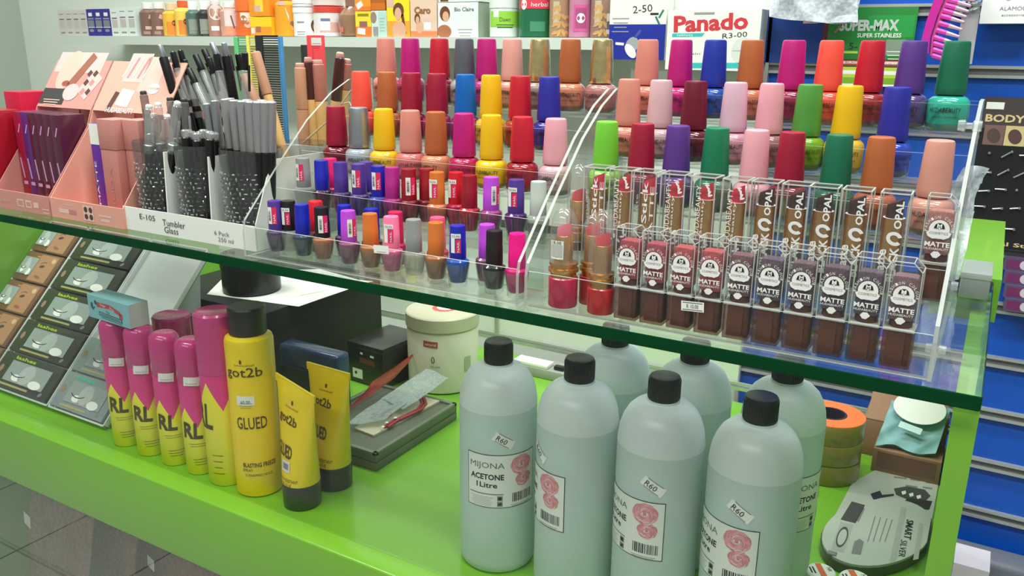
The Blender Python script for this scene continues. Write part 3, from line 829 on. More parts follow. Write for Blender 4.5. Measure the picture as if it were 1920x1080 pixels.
for i, (px, py, k) in enumerate(tops):
    y = 786 + (i % 4 - 1.5) * 13
    B = P(px, py, y=y)
    cxk = CX[0] if px < 352 else CX[1]
    dx = B.x - cxk; f_ = 96 / (B.z - ZG - 8)
    a = dx * .1; rim = a + (dx - a) * f_
    if abs(rim) > 24: a = (math.copysign(24, rim) - dx * f_) / (1 - f_)
    A = Vector((cxk + max(-26, min(26, a)), y, ZG + 8))
    if k == 0:
        ps = [('barrel', 0, .68, 5, 6, BKP), ('cap', .68, .93, 6.4, 6, BKP), ('tip', .93, 1, 4.2, 3.6, SILVER), ('clip', .7, .92, 6, 0, BKS)]
    else:
        ps = [('barrel', 0, .62, 5, 5.4, BKP), ('cap', .62, .9, 5.8, 5.2, CLR), ('plunger', .9, 1, 4.6, 4.2, BKP), ('clip', .78, .93, 5.2, 0, BKP), ('ring', .66, .7, 6, 6, BKP)]
    stick('eyeliner_pen', ('tall black pen with grey tip, ' if k == 0 else 'black push pen with clear top and clip, ') + '%s from left in the tall cluster' % (ORD + ['fifteenth'])[i], 'pen', A, B, ps, 'tall black pens in the back tumbler')
tops = [(279, 196), (296, 192), (268, 170), (318, 182), (333, 190), (288, 212), (313, 214), (345, 184)]
for i, (px, py) in enumerate(tops):
    rk = sorted(q[0] for q in tops).index(px)
    y = (686, 700, 714, 728)[i % 4]
    B = P(px, py, y=y)
    A = Vector((CX[0] - 21 + rk * 6, y, ZG + 10))
    dk = i in (2, 3, 7)
    stick('eyeliner_pen', ('smoky brown' if dk else 'clear') + ' topped pen, %s of eight in the left tumbler' % ORD[i], 'pen', A, B,
          [('barrel', 0, .6, 5, 5.6, BKP), ('cap', .6, .97, 5.8, 5.2, clear('smoky_pen_plastic', (.45, .36, .33), .12, .1) if dk else CLR), ('tip', .97, 1, 4.4, 4, PRINT if not dk else BKS), ('clip', .7, .86, 5.6, 0, CLR), ('ring', .62, .67, 6.6, 6.6, SILVER)], 'clear tipped pens in the left tumbler')
for i, px in enumerate([347, 358, 369, 381, 393, 402, 352, 375, 398]):
    y = 682 + (i % 2) * 10 if i < 6 else 706
    B = P(px, 243 + (i % 3) * 3, y=y)
    A = Vector((CX[1] + (B.x - CX[1]) * .7, y, ZG + 10))
    stick('eyeliner_pen', 'short black pen with clear crown top, %s from left in the middle tumbler' % ORD[i], 'pen', A, B,
          [('barrel', 0, .93, 5.4, 5.8, BKP), ('crown', .93, 1, 4.6, 5.4, CLR)], 'short black pens in the middle tumbler')
for i, (px, py) in enumerate([(387, 194), (402, 188)]):
    B = P(px, py, y=716); A = Vector((CX[1] + 18 + i * 6, 716, ZG + 12))
    stick('eyeliner_pen', 'slanting silver capped pen in the middle tumbler, the %s one' % ('left', 'right')[i], 'pen', A, B,
          [('barrel', 0, .62, 4.6, 5, BKP), ('cap', .62, 1, 5.6, 5.6, SILVER)], 'slanting silver pens')
SLV = mat('satin_silver_cap', (172, 170, 172), .38, metal=.55, var=.1)
xs = [(425, 699), (441, 692), (456, 689), (471, 688), (485, 690), (498, 694), (510, 700), (433, 712), (465, 706), (493, 712)]
for i, (px, y) in enumerate(xs):
    x = P(px, 220, y=y).x
    stick('eyeliner_pen', 'black pen with long satin silver cap, %s in the upright bunch' % ORD[i], 'pen', (CX[2] + (x - CX[2]) * .66, y + (706 - y) * .14, ZG + 10), (x, y, ZG + 171),
          [('barrel', 0, .64, 5.4, 5.8, BKP), ('cap', .64, 1, 6.2, 6.2, SLV)], 'silver capped pens in the right tumbler')

# beige make-up pencils
BEI = mat('beige_pencil', (222, 178, 112), .4, coat=.3); PCH = mat('peach_cap', (206, 150, 116), .4, coat=.3)
MRN = mat('maroon_cap', (76, 36, 32), .35, coat=.3); DPK = mat('dusty_rose_cap', (186, 116, 100), .4)
for i, (px, py, qx, qy, cap, k) in enumerate([(479, 98, 548, 275, PCH, .32), (457, 141, 505, 262, PCH, .36)]):
    y = 790 + 12 * i
    B = P(px, py, y=y); Q = P(qx, qy, y=y)
    Q = Vector((min(max(Q.x, CX[2] - 22), CX[2] + 22), 786 + 10 * i, ZG + 60))
    stick('makeup_pencil', 'beige pencil with peach cap leaning left behind the silver pens, the %s one' % ('taller', 'shorter')[i], 'pencil', Q, B,
          [('barrel', 0, 1 - k, 6, 6, BEI), ('cap', 1 - k, 1, 7, 6.4, cap)], 'beige pencils')
YC = 915.0
cp = P(594, 262, y=YC)
HX = cp.x + 8
t = thing('pencil_cup', 'clear plastic cup of beige pencils behind the left acrylic stand', 'cup', (HX, YC, ZG))
MB().lathe([(44, 0), (46, 1), (48, 90), (46.6, 90), (44.4, 4), (0, 4)], ACR, 32, ms=[ACR, ACR, EDGE, ACR, ACR]).build('body', t)
pc = [(562, 118, -26, 'peach pencil with clear cap at the left of the pencil cup', PCH, mat('gloss_peach', (218, 160, 124), .15, coat=.8), .32, 9), (577, 107, -12, 'beige pencil with maroon cap standing upright in the cup', BEI, MRN, .28, 7.6),
      (594, 112, 4, 'thick beige pencil with dusty rose cap in the pencil cup', BEI, DPK, .28, 11), (638, 98, 20, 'beige pencil with maroon cap leaning right in the cup', BEI, MRN, .3, 7.6),
      (651, 110, 30, 'dusty rose capped pencil leaning right at the cup edge', BEI, DPK, .2, 7.4), (573, 160, -4, 'short beige pencil at the front of the cup', BEI, PCH, .2, 6.5)]
for i, (px, py, bx_, lab, m1, m2, k, rr) in enumerate(pc):
    y = YC - 14 + (i * 11) % 30
    B = P(px, py, y=y)
    stick('makeup_pencil', lab, 'pencil', (HX + bx_ * .8, y, ZG + 8), B, [('barrel', 0, 1 - k, rr * .85, rr * .95, m1), ('cap', 1 - k, .97, rr, rr * .9, m2), ('tip', .97, 1, rr * .75, rr * .7, PINK)], 'beige pencils')
m = MB()
m.tube([P(568, 268, y=880), P(618, 224, y=880), P(660, 168, y=880)], 1.2, mat('string_beige', (206, 176, 150), .6), 6)
m.tube([P(640, 195, y=880), P(655, 192, y=880), P(662, 205, y=880), P(656, 222, y=880)], 1.2, mat('string_beige', (206, 176, 150), .6), 6)
tag(m.build('cord'), 'thin beige cord hanging between the pencil cup and the acrylic stand', 'cord')

# combs standing behind
YK = 960.0
def comb(px0, px1, pyt, rgb, label, teeth=True, pyb=275, words=None, th=3):
    a, b = P(px0, pyt, y=YK), P(px1, pyt, y=YK)
    w = b.x - a.x; h = a.z - ZG
    t = thing('comb', label, 'comb', (a.x, YK, ZG), group=None)
    m = mat('comb_plastic', rgb, .4)
    MB().rbox(0, 0, 0, w * .32, th, h, m, .8).build('spine', t)
    if teeth:
        k = MB()
        z = 4.0
        while z < h - 3:
            k.box(w * .32, .5, z, w * .98, th - .5, z + 1.7, m); z += 3.6
        k.box(w * .32, .2, h - 3, w, th - .2, h, m)
        k.build('teeth', t, 0)
    else:
        MB().rbox(w * .34, 0, 0, w, th, h, m, .8).build('handle', t)
    if words:
        MB().decal(D().rect(0, 0, 20, 11, PAPER).lines(0, -3, 16, 3, 3, STICK_P, 1, .7), plane((w * .58, 0, h - 9), (1, 0, 0), (0, 0, 1))).build('price_sticker', t, 0)
    return t
comb(437, 462, 69, (96, 190, 120), 'green plastic comb standing behind the silver pens')
comb(460, 478, 67, (226, 216, 96), 'yellow plastic comb standing behind the silver pens')
comb(477, 519, 66, (36, 34, 32), 'black comb with fine teeth standing left of the blue rod')
comb(520, 528, 68, (70, 136, 186), 'slim blue plastic rod standing beside the black comb', False)
comb(574, 606, 66, (226, 70, 76), 'red comb with white sticker standing behind the pencils', False, words=1)
comb(563, 575, 84, (44, 48, 46), 'dark green comb standing left of the red comb', False)
t = thing('comb_rack', 'black tray behind the pencils holding upright combs', 'tray', (0, 0, 0))
xa, xb = P(430, 270, y=YK).x, P(612, 270, y=YK).x
MB().box(xa, YK - 14, ZG, xb, YK - 3, ZG + 30, BLACK).build('front', t, 0)
MB().box(xa, YK + 7, ZG, xb, YK + 18, ZG + 40, BLACK).build('back', t, 0)

# ------------------------------------------------------------------ pink make-up displays
def pink_display(x0, x1, label, m, dec, header, hd):
    w = x1 - x0
    t = thing('makeup_display', label, 'display box', (x0, 664, ZG))
    k = MB().box(0, -1.5, 0, w, 0, 27, m)
    k.decal(dec, plane((0, -1.5, 0), (1, 0, 0), (0, 0, 1), .2)).build('front_lip', t, 0)
    MB().box(0, 0, 0, w, 150, 1.5, m).build('base', t, 0)
    sp = [(0, 1.5), (150, 1.5), (150, 142), (79, 141), (70, 118), (0, 27)]
    MB().prism(sp, 'x', 0, 1.5, m).build('side_wall', t, 0)
    MB().prism(sp, 'x', w - 1.5, w, m).build('side_wall', t, 0)
    T = Matrix.Translation((0, 79, 141)) @ Matrix.Rotation(math.radians(-33), 4, 'X')
    k = MB().box(.2, 0, 0, w - .2, 1.5, 80, m, T=T)
    U, V = T.to_3x3() @ Vector((1, 0, 0)), T.to_3x3() @ Vector((0, 0, 1))
    k.decal(hd, plane(T @ Vector((0, 0, 0)), U, V, .2)).build('header_card', t, 0)
    MB().box(1.6, 146, 1.5, w - 1.6, 148, 140, m).build('back_wall', t, 0)
    return t
GP = mat('grey_pink_print', (230, 190, 178), .6); DK = mat('dark_brown_print', (84, 58, 52), .6); MPK = mat('mauve_print', (196, 128, 124), .6); LP = mat('light_pink_print', (232, 180, 172), .6)
d1 = D().rect(62, 12, 16, 11, GP).rect(62, 12, 12, 7, PINK2, 1).rect(82, 12, 14, 11, GP).rect(82, 12, 10, 6, PINK2, 1).rect(100, 12, 12, 8, GP).text('HUDABEAUTY', 22, 12, 36, 5, GP).lines(122, 8, 16, 2, 5, GP, 0, 1.6)
h1 = D().rect(60, 76, 112, 34, LP).ell(40, 62, 22, 34, mat('skin_print', (230, 176, 160), .6), 1, -10).ell(46, 40, 9, 5, mat('lip_print', (150, 78, 72), .6), 2).rect(72, 62, 16, 62, mat('brush_print', (150, 92, 72), .6), 2, -30).rect(30, 18, 58, 26, mat('charcoal_print', (60, 58, 56), .6), 2).lines(30, 12, 40, 3, 4, GP, 3, 1.2)
h1.ell(68, 26, 18, 14, mat('rose_grey_print', (220, 180, 178), .6), 3).rect(104, 40, 30, 42, LP, 2, -30)
for i in range(6): h1.rect(94 + (i % 2) * 13, 28 + (i // 2) * 15, 9, 9, DK if i % 3 else MPK, 3, -30)
d2 = D()
for i in range(4): d2.ell(80 + (i % 2) * 10.5, 8.5 + (i // 2) * 9.5, 3.9, 3.9, DK, 2)
d2.rect(85.3, 13.2, 22, 21, GP, 1).rect(30, 11, 22, 6, GP).rect(50, 11, 16, 6, MPK).rect(120, 13, 26, 3, GP).rect(120, 7, 18, 4, GP).lines(40, 20, 20, 1, 2, GP, 0, 1.2)
h2 = D().rect(60, 70, 46, 46, LP).rect(98, 60, 40, 56, mat('peach_print', (234, 176, 164), .6)).rect(36, 16, 10, 30, DK, 1, -12).rect(60, 22, 28, 26, PAPER, 2, -6).lines(60, 16, 20, 4, 4, GP, 3, .8, -6).text('HUDABEAUTY', 60, 2, 60, 8, PRINT, 3)
for i in range(5): h2.rect(40 + i * 11, 70, 4, 34, MPK if i % 2 else GP, 2, -14)
h2.ell(112, 40, 11, 6, PAPER, 2, 0, 14, 0, 180).ell(112, 36, 11, 6, PAPER, 2, 0, 14, 180, 360)
pink_display(-1262, -1130, 'dusty pink make-up display box with portrait header at the far left', PINK2, d1, None, h1)
pink_display(-1127, -969, 'salmon pink make-up display box with four dark swatches on its lip', PINK, d2, None, h2)
def carton(x0, x1, y0, y1, z0, z1, m, label, dec=None, lid=None, name='makeup_carton', rotz=0, cat='carton'):
    t = thing(name, label, cat, ((x0 + x1) / 2, (y0 + y1) / 2, z0), (0, 0, rotz), None)
    w, dp, h = x1 - x0, y1 - y0, z1 - z0
    k = MB().rbox(-w / 2, -dp / 2, 0, w / 2, dp / 2, h - (h * .3 if lid else 0), m, 1)
    if dec: k.decal(dec, plane((0, -dp / 2, 0), (1, 0, 0), (0, 0, 1), .25))
    k.build('body', t)
    if lid: MB().rbox(-w / 2 - .6, -dp / 2 - .6, h * .7, w / 2 + .6, dp / 2 + .6, h, lid, 1).build('lid', t)
    return t
RC = mat('red_carton', (160, 14, 34), .35, coat=.3); MC1 = mat('maroon_carton', (78, 24, 48), .3, coat=.4); CR1 = mat('crimson_carton', (150, 20, 56), .3, coat=.4); PU1 = mat('violet_carton', (84, 36, 110), .3, coat=.4)
gl = D().rect(0, 60, 1, 60, mat('rose_foil', (214, 120, 120), .3, metal=.5))
carton(-1330, -1303, 672, 720, ZG + 2, ZG + 137, RC, 'red make-up carton at the left edge of the display row', gl)
carton(-1301, -1266, 672, 720, ZG + 2, ZG + 137, RC, 'red make-up carton left of the dusty pink display', gl)
carton(-1340, -1300, 740, 790, ZG + 2, ZG + 160, mat('pink_red_carton', (200, 20, 60), .35), 'taller bright red carton behind the red ones at far left')
cs = [(CR1, 'crimson make-up carton at the left of the dusty pink display'), (PU1, 'violet make-up carton beside the crimson one in the pink display'), (MC1, 'maroon make-up carton beside the violet one'),
      (MC1, 'maroon make-up carton third from right in the dusty pink display'), (MC1, 'maroon make-up carton second from right in the dusty pink display'), (MC1, 'maroon make-up carton at the right end of the dusty pink display')]
for i, (mm, lab) in enumerate(cs):
    x = -1257 + i * 20.6
    dd = D().rect(-3, 52, 3, 30, mat('lilac_print', (206, 150, 196), .5), 0, 8).rect(0, 30, 10, 5, mat('lilac_print', (206, 150, 196), .5)).rect(2, 110, 2.5, 14, mat('lilac_print', (206, 150, 196), .5), 0, -25)
    carton(x, x + 19.6, 702 - i * 1.5, 742 - i * 1.5, ZG + 2, ZG + 136, mm, lab, dd)
carton(-1075, -1050, 700, 722, ZG + 2, ZG + 128, mat('purple_carton', (98, 40, 150), .35), 'purple and white make-up carton in the salmon pink display', D().rect(0, 112, 24, 28, PAPER).text('MATTE', -7, 45, 60, 4, PRINT, 1, 90))
carton(-1046, -1012, 694, 722, ZG + 2, ZG + 136, mat('rose_brown_carton', (186, 120, 112), .5), 'rose brown make-up carton in front of the salmon display', D().text('HUDA', 0, 40, 60, 6, MPK, 1, 90), mat('rose_brown_lid', (192, 128, 120), .5))
carton(-1010, -978, 706, 734, ZG + 2, ZG + 136, mat('rose_brown_carton', (186, 120, 112), .5), 'rose brown make-up carton at the right of the salmon display', D().text('HUDA', 0, 40, 60, 6, MPK, 1, 90), mat('rose_brown_lid', (192, 128, 120), .5))
p = P(157, 104, y=820)
t = thing('hair_clip', 'small white and yellow rainbow shaped clip above the pink display', 'hair clip', (p.x, 836, 0))
mm = MB()
for r_, c in ((12, PAPER), (9.5, mat('rainbow_yellow', (236, 214, 110), .5)), (6.6, PAPER), (4.2, mat('rainbow_grey', (120, 130, 150), .5))):
    mm.prism([(r_ * math.cos(PI * i / 12), p.z - 10 + r_ * 1.2 * math.sin(PI * i / 12)) for i in range(13)], 'y', r_ * .12 - 4, 2, c)
mm.build('arch', t, 0)
MB().rbox(-11, 3, ZG, 11, 7, p.z - 11, PINK2, 1).build('card', t)
p = P(52, 190, y=760)
t = thing('brush_pouch', 'black pouch with white corner beside the dusty pink display header', 'pouch', (p.x - 4, 812, ZG))
MB().rbox(-16, -8, 0, 20, 14, p.z - ZG + 10, BLACK, 6, 3).build('body', t)
MB().prism([(-14, 120), (16, 112), (16, 150)], 'y', -10, -8.4, PAPER).build('corner', t, 0)
# ------------------------------------------------------------------ one litre acetone bottles
MILK = milky('empty_bottle_plastic', (244, 252, 249), 0.03, .3, .3)
FILL = milky('filled_bottle_plastic', (220, 236, 230), 0.06, .3, .3)
LBW = mat('bottle_label', (226, 230, 222), .5, var=.02)
ROSE = mat('rose_pink', (226, 158, 162), .6, var=.1); ROSM = mat('rose_mid', (216, 142, 148), .6); ROSD = mat('rose_line', (206, 128, 136), .6)
RB_ = 44.0
zt, zb_ = P(938, 862, y=695).z - ZD, P(938, 962, y=695).z - ZD
LW, LH = 84.0, zt - zb_
def label_deco():
    d = D().rect(0, 0, LW, LH, INK, 0).rect(0, 0, LW - 1.6, LH - 1.6, LBW, 1)
    h = LH / 2
    d.text('MIJONA', -18, h - 14, 40, 9, mat('thin_print', (96, 106, 98), .6), 2).text('ACETONE', -18, h - 27, 39, 7, INK, 2, 0, .03).text('1Litre', -18, h - 37, 24, 6.5, INK, 2, 0, .02)
    d.rect(-19, h - 48, 40, 1.2, GREYINK, 2).lines(-24, h - 52, 28, 6, 2, mat('faint_print', (196, 198, 194), .6), 2, 1)
    d.rect(-3, h - 53, 6, 6, GREYINK, 2).rect(-3, h - 60, 6, 6, GREYINK, 2).ell(-3, h - 53, 2, 2, INK, 3).ell(-3, h - 60, 2.2, 1.2, INK, 3, 30)
    d.bars(24, h - 53, 26, 11, INK, 2, 11).lines(22, h - 62, 26, 2, 1.6, GREYINK, 2, .5)
    for cx, cy, q, n in ((22, h - 14, 1.0, 9), (25, h - 32, .78, 7)):
        d.ell(cx, cy, 11 * q, 9 * q, ROSE, 2)
        for i in range(n):
            a = i * 360 / n + 10
            d.ell(cx + 8.4 * q * math.cos(math.radians(a)), cy + 6.8 * q * math.sin(math.radians(a)), 6.4 * q, 4.8 * q, ROSE if i % 3 else ROSM, 2, a + 70)
        for r_, a0, n_ in ((12.6, 0, 5), (9.6, 30, 4), (6.8, 80, 3), (4.2, 20, 2)):
            for i in range(n_):
                d.ring(cx + .8 * q * math.cos(i * 2.3), cy + .6 * q * math.sin(i * 2.3), r_ * q, r_ * .8 * q, .7, ROSD if (i + n_) % 3 else LBW, 3 + (n_ % 2), a0 + i * 360 / n_, 10, 0, 250 / n_)
        d.ell(cx, cy, 1.8 * q, 1.4 * q, ROSD, 5)
    return d
prof = [(36, 0), (41, 1.5), (43.4, 6), (44, 12), (44, 198), (43.6, 204), (42.2, 214), (39.2, 223.5), (34.6, 232), (28.4, 238), (21.5, 241.4), (15.5, 242.6), (15.5, 248), (0, 248)]
bb = MB().lathe(prof, MILK, 48, ms=[FILL] * 4 + [MILK] * 9)
bb.lathe([(16.6, 242.4), (16.6, 244.4), (0, 244.4)], MILK, 32)
bbm = bb.mesh('bottle')
kc = MB().lathe([(15.7, 244.6), (15.9, 245.4), (15.9, 266), (14.8, 268.4), (13.5, 269), (0, 269)], mat('black_screw_cap', (20, 24, 22), .35), 44)
for i in range(40):
    a = 2 * PI * i / 40
    kc.tube([(15.9 * math.sin(a), -15.9 * math.cos(a), 246), (15.9 * math.sin(a), -15.9 * math.cos(a), 265)], .4, mat('black_screw_cap', (20, 24, 22), .35), 4)
kcm = kc.mesh('cap')
lbm = MB().decal(label_deco(), cyl(RB_, 0, .25, .12, z=(zt + zb_) / 2)).mesh('label', 0)
dt = D().rect(0, 0, 25, 11, PAPER, 0, -32)
for tx_, ty_ in ((0, 0),):
    dt.text('R60', -2, .8, 13, 6, INK, 1, -32).rect(2.6, 4.4, 18, .5, INK, 1, -32).rect(-2.2, -4.2, 18, .5, INK, 1, -32)
dtm = MB().decal(dt, cyl(RB_, 0, .25, .12, z=zt + 17)).mesh('price_sticker', 0)
ab = [((935, 632), 740, 7, 8, 'acetone bottle with full front label, left end of the front row'),
      ((1088, 659), 740, -69, -62, 'acetone bottle with label turned left, second in the front row'),
      ((1248, 693), 740, -43, -6, 'acetone bottle third in the front row, nearest the camera but one'),
      ((1430, 732), 740, -41, -12, 'acetone bottle at the right end of the front row')]
for (px, py), y, la, sa, lab in ab:
    p = P(px, py, y=y)
    t = thing('acetone_bottle', lab, 'bottle', (p.x, y, ZD), (0, 0, 0), 'one litre acetone bottles in the display case')
    ac = math.atan2(-p.x, y)
    link('bottle', bbm, t); link('cap', kcm, t)
    link('label', lbm, t).rotation_euler = (0, 0, ac + math.radians(la))
    link('price_sticker', dtm, t).rotation_euler = (0, 0, ac + math.radians(sa))
for (px, py), la, lab in (((1153, 652), 150, 'acetone bottle in the back row, behind the second and third front ones'), ((1302, 684), 160, 'acetone bottle in the back row, behind the third and fourth front ones'),
                          ((1475, 720), 66, 'acetone bottle in the back row at the right, behind the rightmost front one')):
    p = back(P(px, py, z=ZD + 245), 15.7)
    t = thing('acetone_bottle', lab, 'bottle', (p.x, p.y, ZD), (0, 0, 0), 'one litre acetone bottles in the display case')
    link('bottle', bbm, t); link('cap', kcm, t)
    link('label', lbm, t).rotation_euler = (0, 0, math.atan2(-p.x, p.y) + math.radians(la))

# ------------------------------------------------------------------ pink and yellow hair spray cans
YC1 = mat('yellow_can', (244, 232, 52), .35, coat=.2, var=.03); PKC = mat('pink_can', (226, 52, 136), .35, coat=.3, var=.05)
PCAP = mat('pink_clear_cap', (222, 66, 142), .2, coat=.4, trans=.2, var=.05)
OLV = mat('olive_print', (72, 62, 22), .5)
def spray(loc, R, H, zz, amp, label, tagz=None, rz=0.0, n=48, per=12, wide_cap=False):
    t = thing('hair_spray_can', label, 'spray can', loc, (0, 0, rz), 'pink and yellow hair spray cans')
    m = MB()
    def ring(z, r, zig=0):
        b = len(m.v)
        for i in range(n):
            a = 2 * PI * i / n
            tri = abs(((i % per) / per) * 2 - 1)
            m.v.append((r * math.sin(a), -r * math.cos(a), z + zig * (tri * 2 - 1)))
        return b
    hc = H * (.70 if not wide_cap else .66)
    rows = [ring(0, R - 1), ring(1.5, R), ring(zz, R, amp), ring(hc, R)]
    for k in range(3):
        mm = m.mi(PKC if k == 2 else YC1)
        for i in range(n):
            j = (i + 1) % n
            m.f.append((rows[k] + i, rows[k] + j, rows[k + 1] + j, rows[k + 1] + i)); m.m.append(mm)
    m.f.append(tuple(reversed(range(n)))); m.m.append(m.mi(YC1))
    d = D()
    if not wide_cap:
        d.text('RL', -R * .4, zz - amp - 4, R * 1.35, 24, OLV, 1, -4, .035).lines(-2, zz - amp - 24, R * 1.2, 2, 3.5, OLV, 1, .5).lines(0, 24, R * 1.1, 3, 4, OLV, 1, .6)
    else:
        d.text('RL', -R * 1.15, zz - amp - 8, R * 1.2, 36, OLV, 1, -4, .02).lines(-R * .5, 46, R * .6, 4, 9, OLV, 1, .8)
    m.decal(d, cyl(R, math.atan2(-loc[0], loc[1]) - rz, .2))
    m.build('can', t)
    k = MB()
    if wide_cap:
        k.lathe([(R, hc), (R + .6, hc + .5), (R + .6, H - 3), (R - 1.5, H), (R - 5, H - 2), (0, H - 2.6)], PCAP, 36)
    else:
        k.lathe([(R, hc), (R + .4, hc + .6), (R + .2, H - 10), (R - 2, H - 4), (R - 6, H - 1), (R - 9, H), (0, H)], PCAP, 36)
    k.build('cap', t)
    if tagz:
        dd = D().rect(0, 0, 20, 13, PAPER, 0, -5).lines(0, -3, 15, 3, 3, GREYINK, 1, .5, -5)
        MB().decal(dd, cyl(R, math.atan2(-loc[0], loc[1]) - rz - .15, .9, z=tagz)).build('price_sticker', t, 0)
    return t
cx4 = [(214, 842), (258, 857), (320, 873), (366, 890)]
hh = P(353, 640, y=690).z - ZD
zz = P(218, 733, y=688).z - ZD
cxs = [back(P(x, y, z=ZD), 20.5) for x, y in ((243, 837), (288, 855), (334, 873), (381, 890))]
for i, q in enumerate(cxs):
    spray((q.x, q.y, ZD), 20.5, hh, zz, 15, 'small pink and yellow hair spray can, %s from left in the case' % ORD[i], P([209, 250, 291, 334][i], [678, 690, 702, 709][i], y=684).z - ZD, .25 - .05 * i)
q5 = back(P(432, 911, z=ZD), 26.5)
h5 = P(405, 580, y=706).z - ZD
spray((q5.x, q5.y, ZD), 26.5, h5, P(430, 735, y=684).z - ZD - 12, 20, 'tall pink and yellow hair spray can left of the all yellow can', None, .1, wide_cap=True)
spray((P(316, 592, y=765).x, 770, ZD), 28, P(316, 588, y=770).z - ZD, 120, 12, 'tall pink capped hair spray can behind the small pink ones', None, .2, wide_cap=True)
# small blue soap box lying on the can tops
bxz = ZD + hh
a, b = P(170, 605, y=686), P(252, 621, y=686)
t = thing('soap_box', 'small pale blue soap box with red ribbon print lying on the pink cans', 'box', (a.x, 686, bxz + .3), (0, 0, math.radians(-3)))
w = b.x - a.x
LBL = mat('pale_blue_card', (142, 196, 204), .5)
h = P(170, 553, y=686).z - bxz
m = MB().box(0, 0, 0, w, 30, h, LBL, mx=mat('soap_box_end', (200, 206, 200), .6))
RIB = mat('ribbon_red', (196, 74, 88), .5); TEAL = mat('teal_ink', (40, 90, 96), .5)
d = D().poly([(w * .22, h * .55), (w * .24, h * .76), (w * .55, h * .78), (w * .8, h * .6), (w * .8, h * .42), (w * .55, h * .6)], RIB, 1).rect(w * .8, h * .42, 8, 8, RIB, 1)
d.text('Ginger', w * .38, h * .67, 14, 5, PRINT, 2, -3).text('Soap', w * .6, h * .62, 12, 5, PRINT, 2, -18)
d.ell(w * .1, h * .55, 3, 5, TEAL, 1).ell(w * .2, h * .72, 3.4, 3.4, TEAL, 1).rect(w * .14, h * .45, 8, 2, TEAL, 1, 40)
d.text('75g', w * .48, h * .42, 9, 4, TEAL, 1).rect(w * .54, h * .25, w * .56, 6, TEAL, 1, -3).rect(w * .54, h * .25, w * .52, 3.4, LBL, 2, -3).lines(w * .54, h * .25, w * .48, 1, 2, TEAL, 3, 1.2, -3).lines(w * .56, h * .1, w * .5, 1, 2, TEAL, 1, .9, -3)
m.decal(d, plane((0, 0, 0), (1, 0, 0), (0, 0, 1)))
m.build('body', t, 0)

# ------------------------------------------------------------------ yellow can and tubes
YEL2 = mat('warm_yellow_pack', (236, 204, 22), .32, coat=.3, var=.03)
BRI = mat('brown_print', (86, 62, 16), .5)
qc = back(P(491, 932, z=ZD), 31)
xc, yc = qc.x, qc.y
t = thing('yellow_spray_can', 'yellow hair spray can with brown lettering and black cap beside the tubes', 'spray can', (xc, yc, ZD))
RY = 31.0
hs = P(478, 640, y=690).z - ZD
ht = P(472, 573, y=710).z - ZD
m = MB().lathe([(RY - 2, 0), (RY, 1.5), (RY, hs - 6), (RY - 1.5, hs - 2), (RY - 7, hs + 1), (23.5, hs + 2), (0, hs + 2)], YEL2, 44)
d = D()
zg = lambda px, py: P(px, py, y=688).z - ZD
d.text('got2b', -8, zg(480, 702), 50, 17, BRI, 1, 0, .01).text('GLUED', -2, zg(480, 792), 40, 17, BRI, 1, 0, .01).text('BLASTING FREEZE', 4, zg(480, 868), 44, 6.5, BRI, 1, 0, .02).text('SPRAY', -12, zg(480, 877), 14, 4, BRI, 1).text('SCREAMING HOLD', 2, zg(480, 886), 36, 3.6, BRI, 1)
d.ell(-10, zg(450, 672), 1.6, 3, BRI, 1).text('Schwarzkopf', -6, zg(455, 680), 26, 3, BRI, 1)
m.decal(d, cyl(RY, math.atan2(-xc, yc) - .1, .2)).build('can', t)
MB().lathe([(23.5, hs + 2.2), (24, hs + 3), (24, ht - 2), (22.4, ht), (0, ht)], BLACK, 36).build('cap', t)
dd = D().rect(0, 0, 23, 13, PAPER).lines(0, -4, 18, 3, 3, GREYINK, 1, .5).text('60.00', 0, -2, 12, 5, INK, 1)
MB().decal(dd, cyl(RY, math.atan2(-xc, yc) - .35, .3, z=zg(460, 745))).build('price_sticker', t, 0)
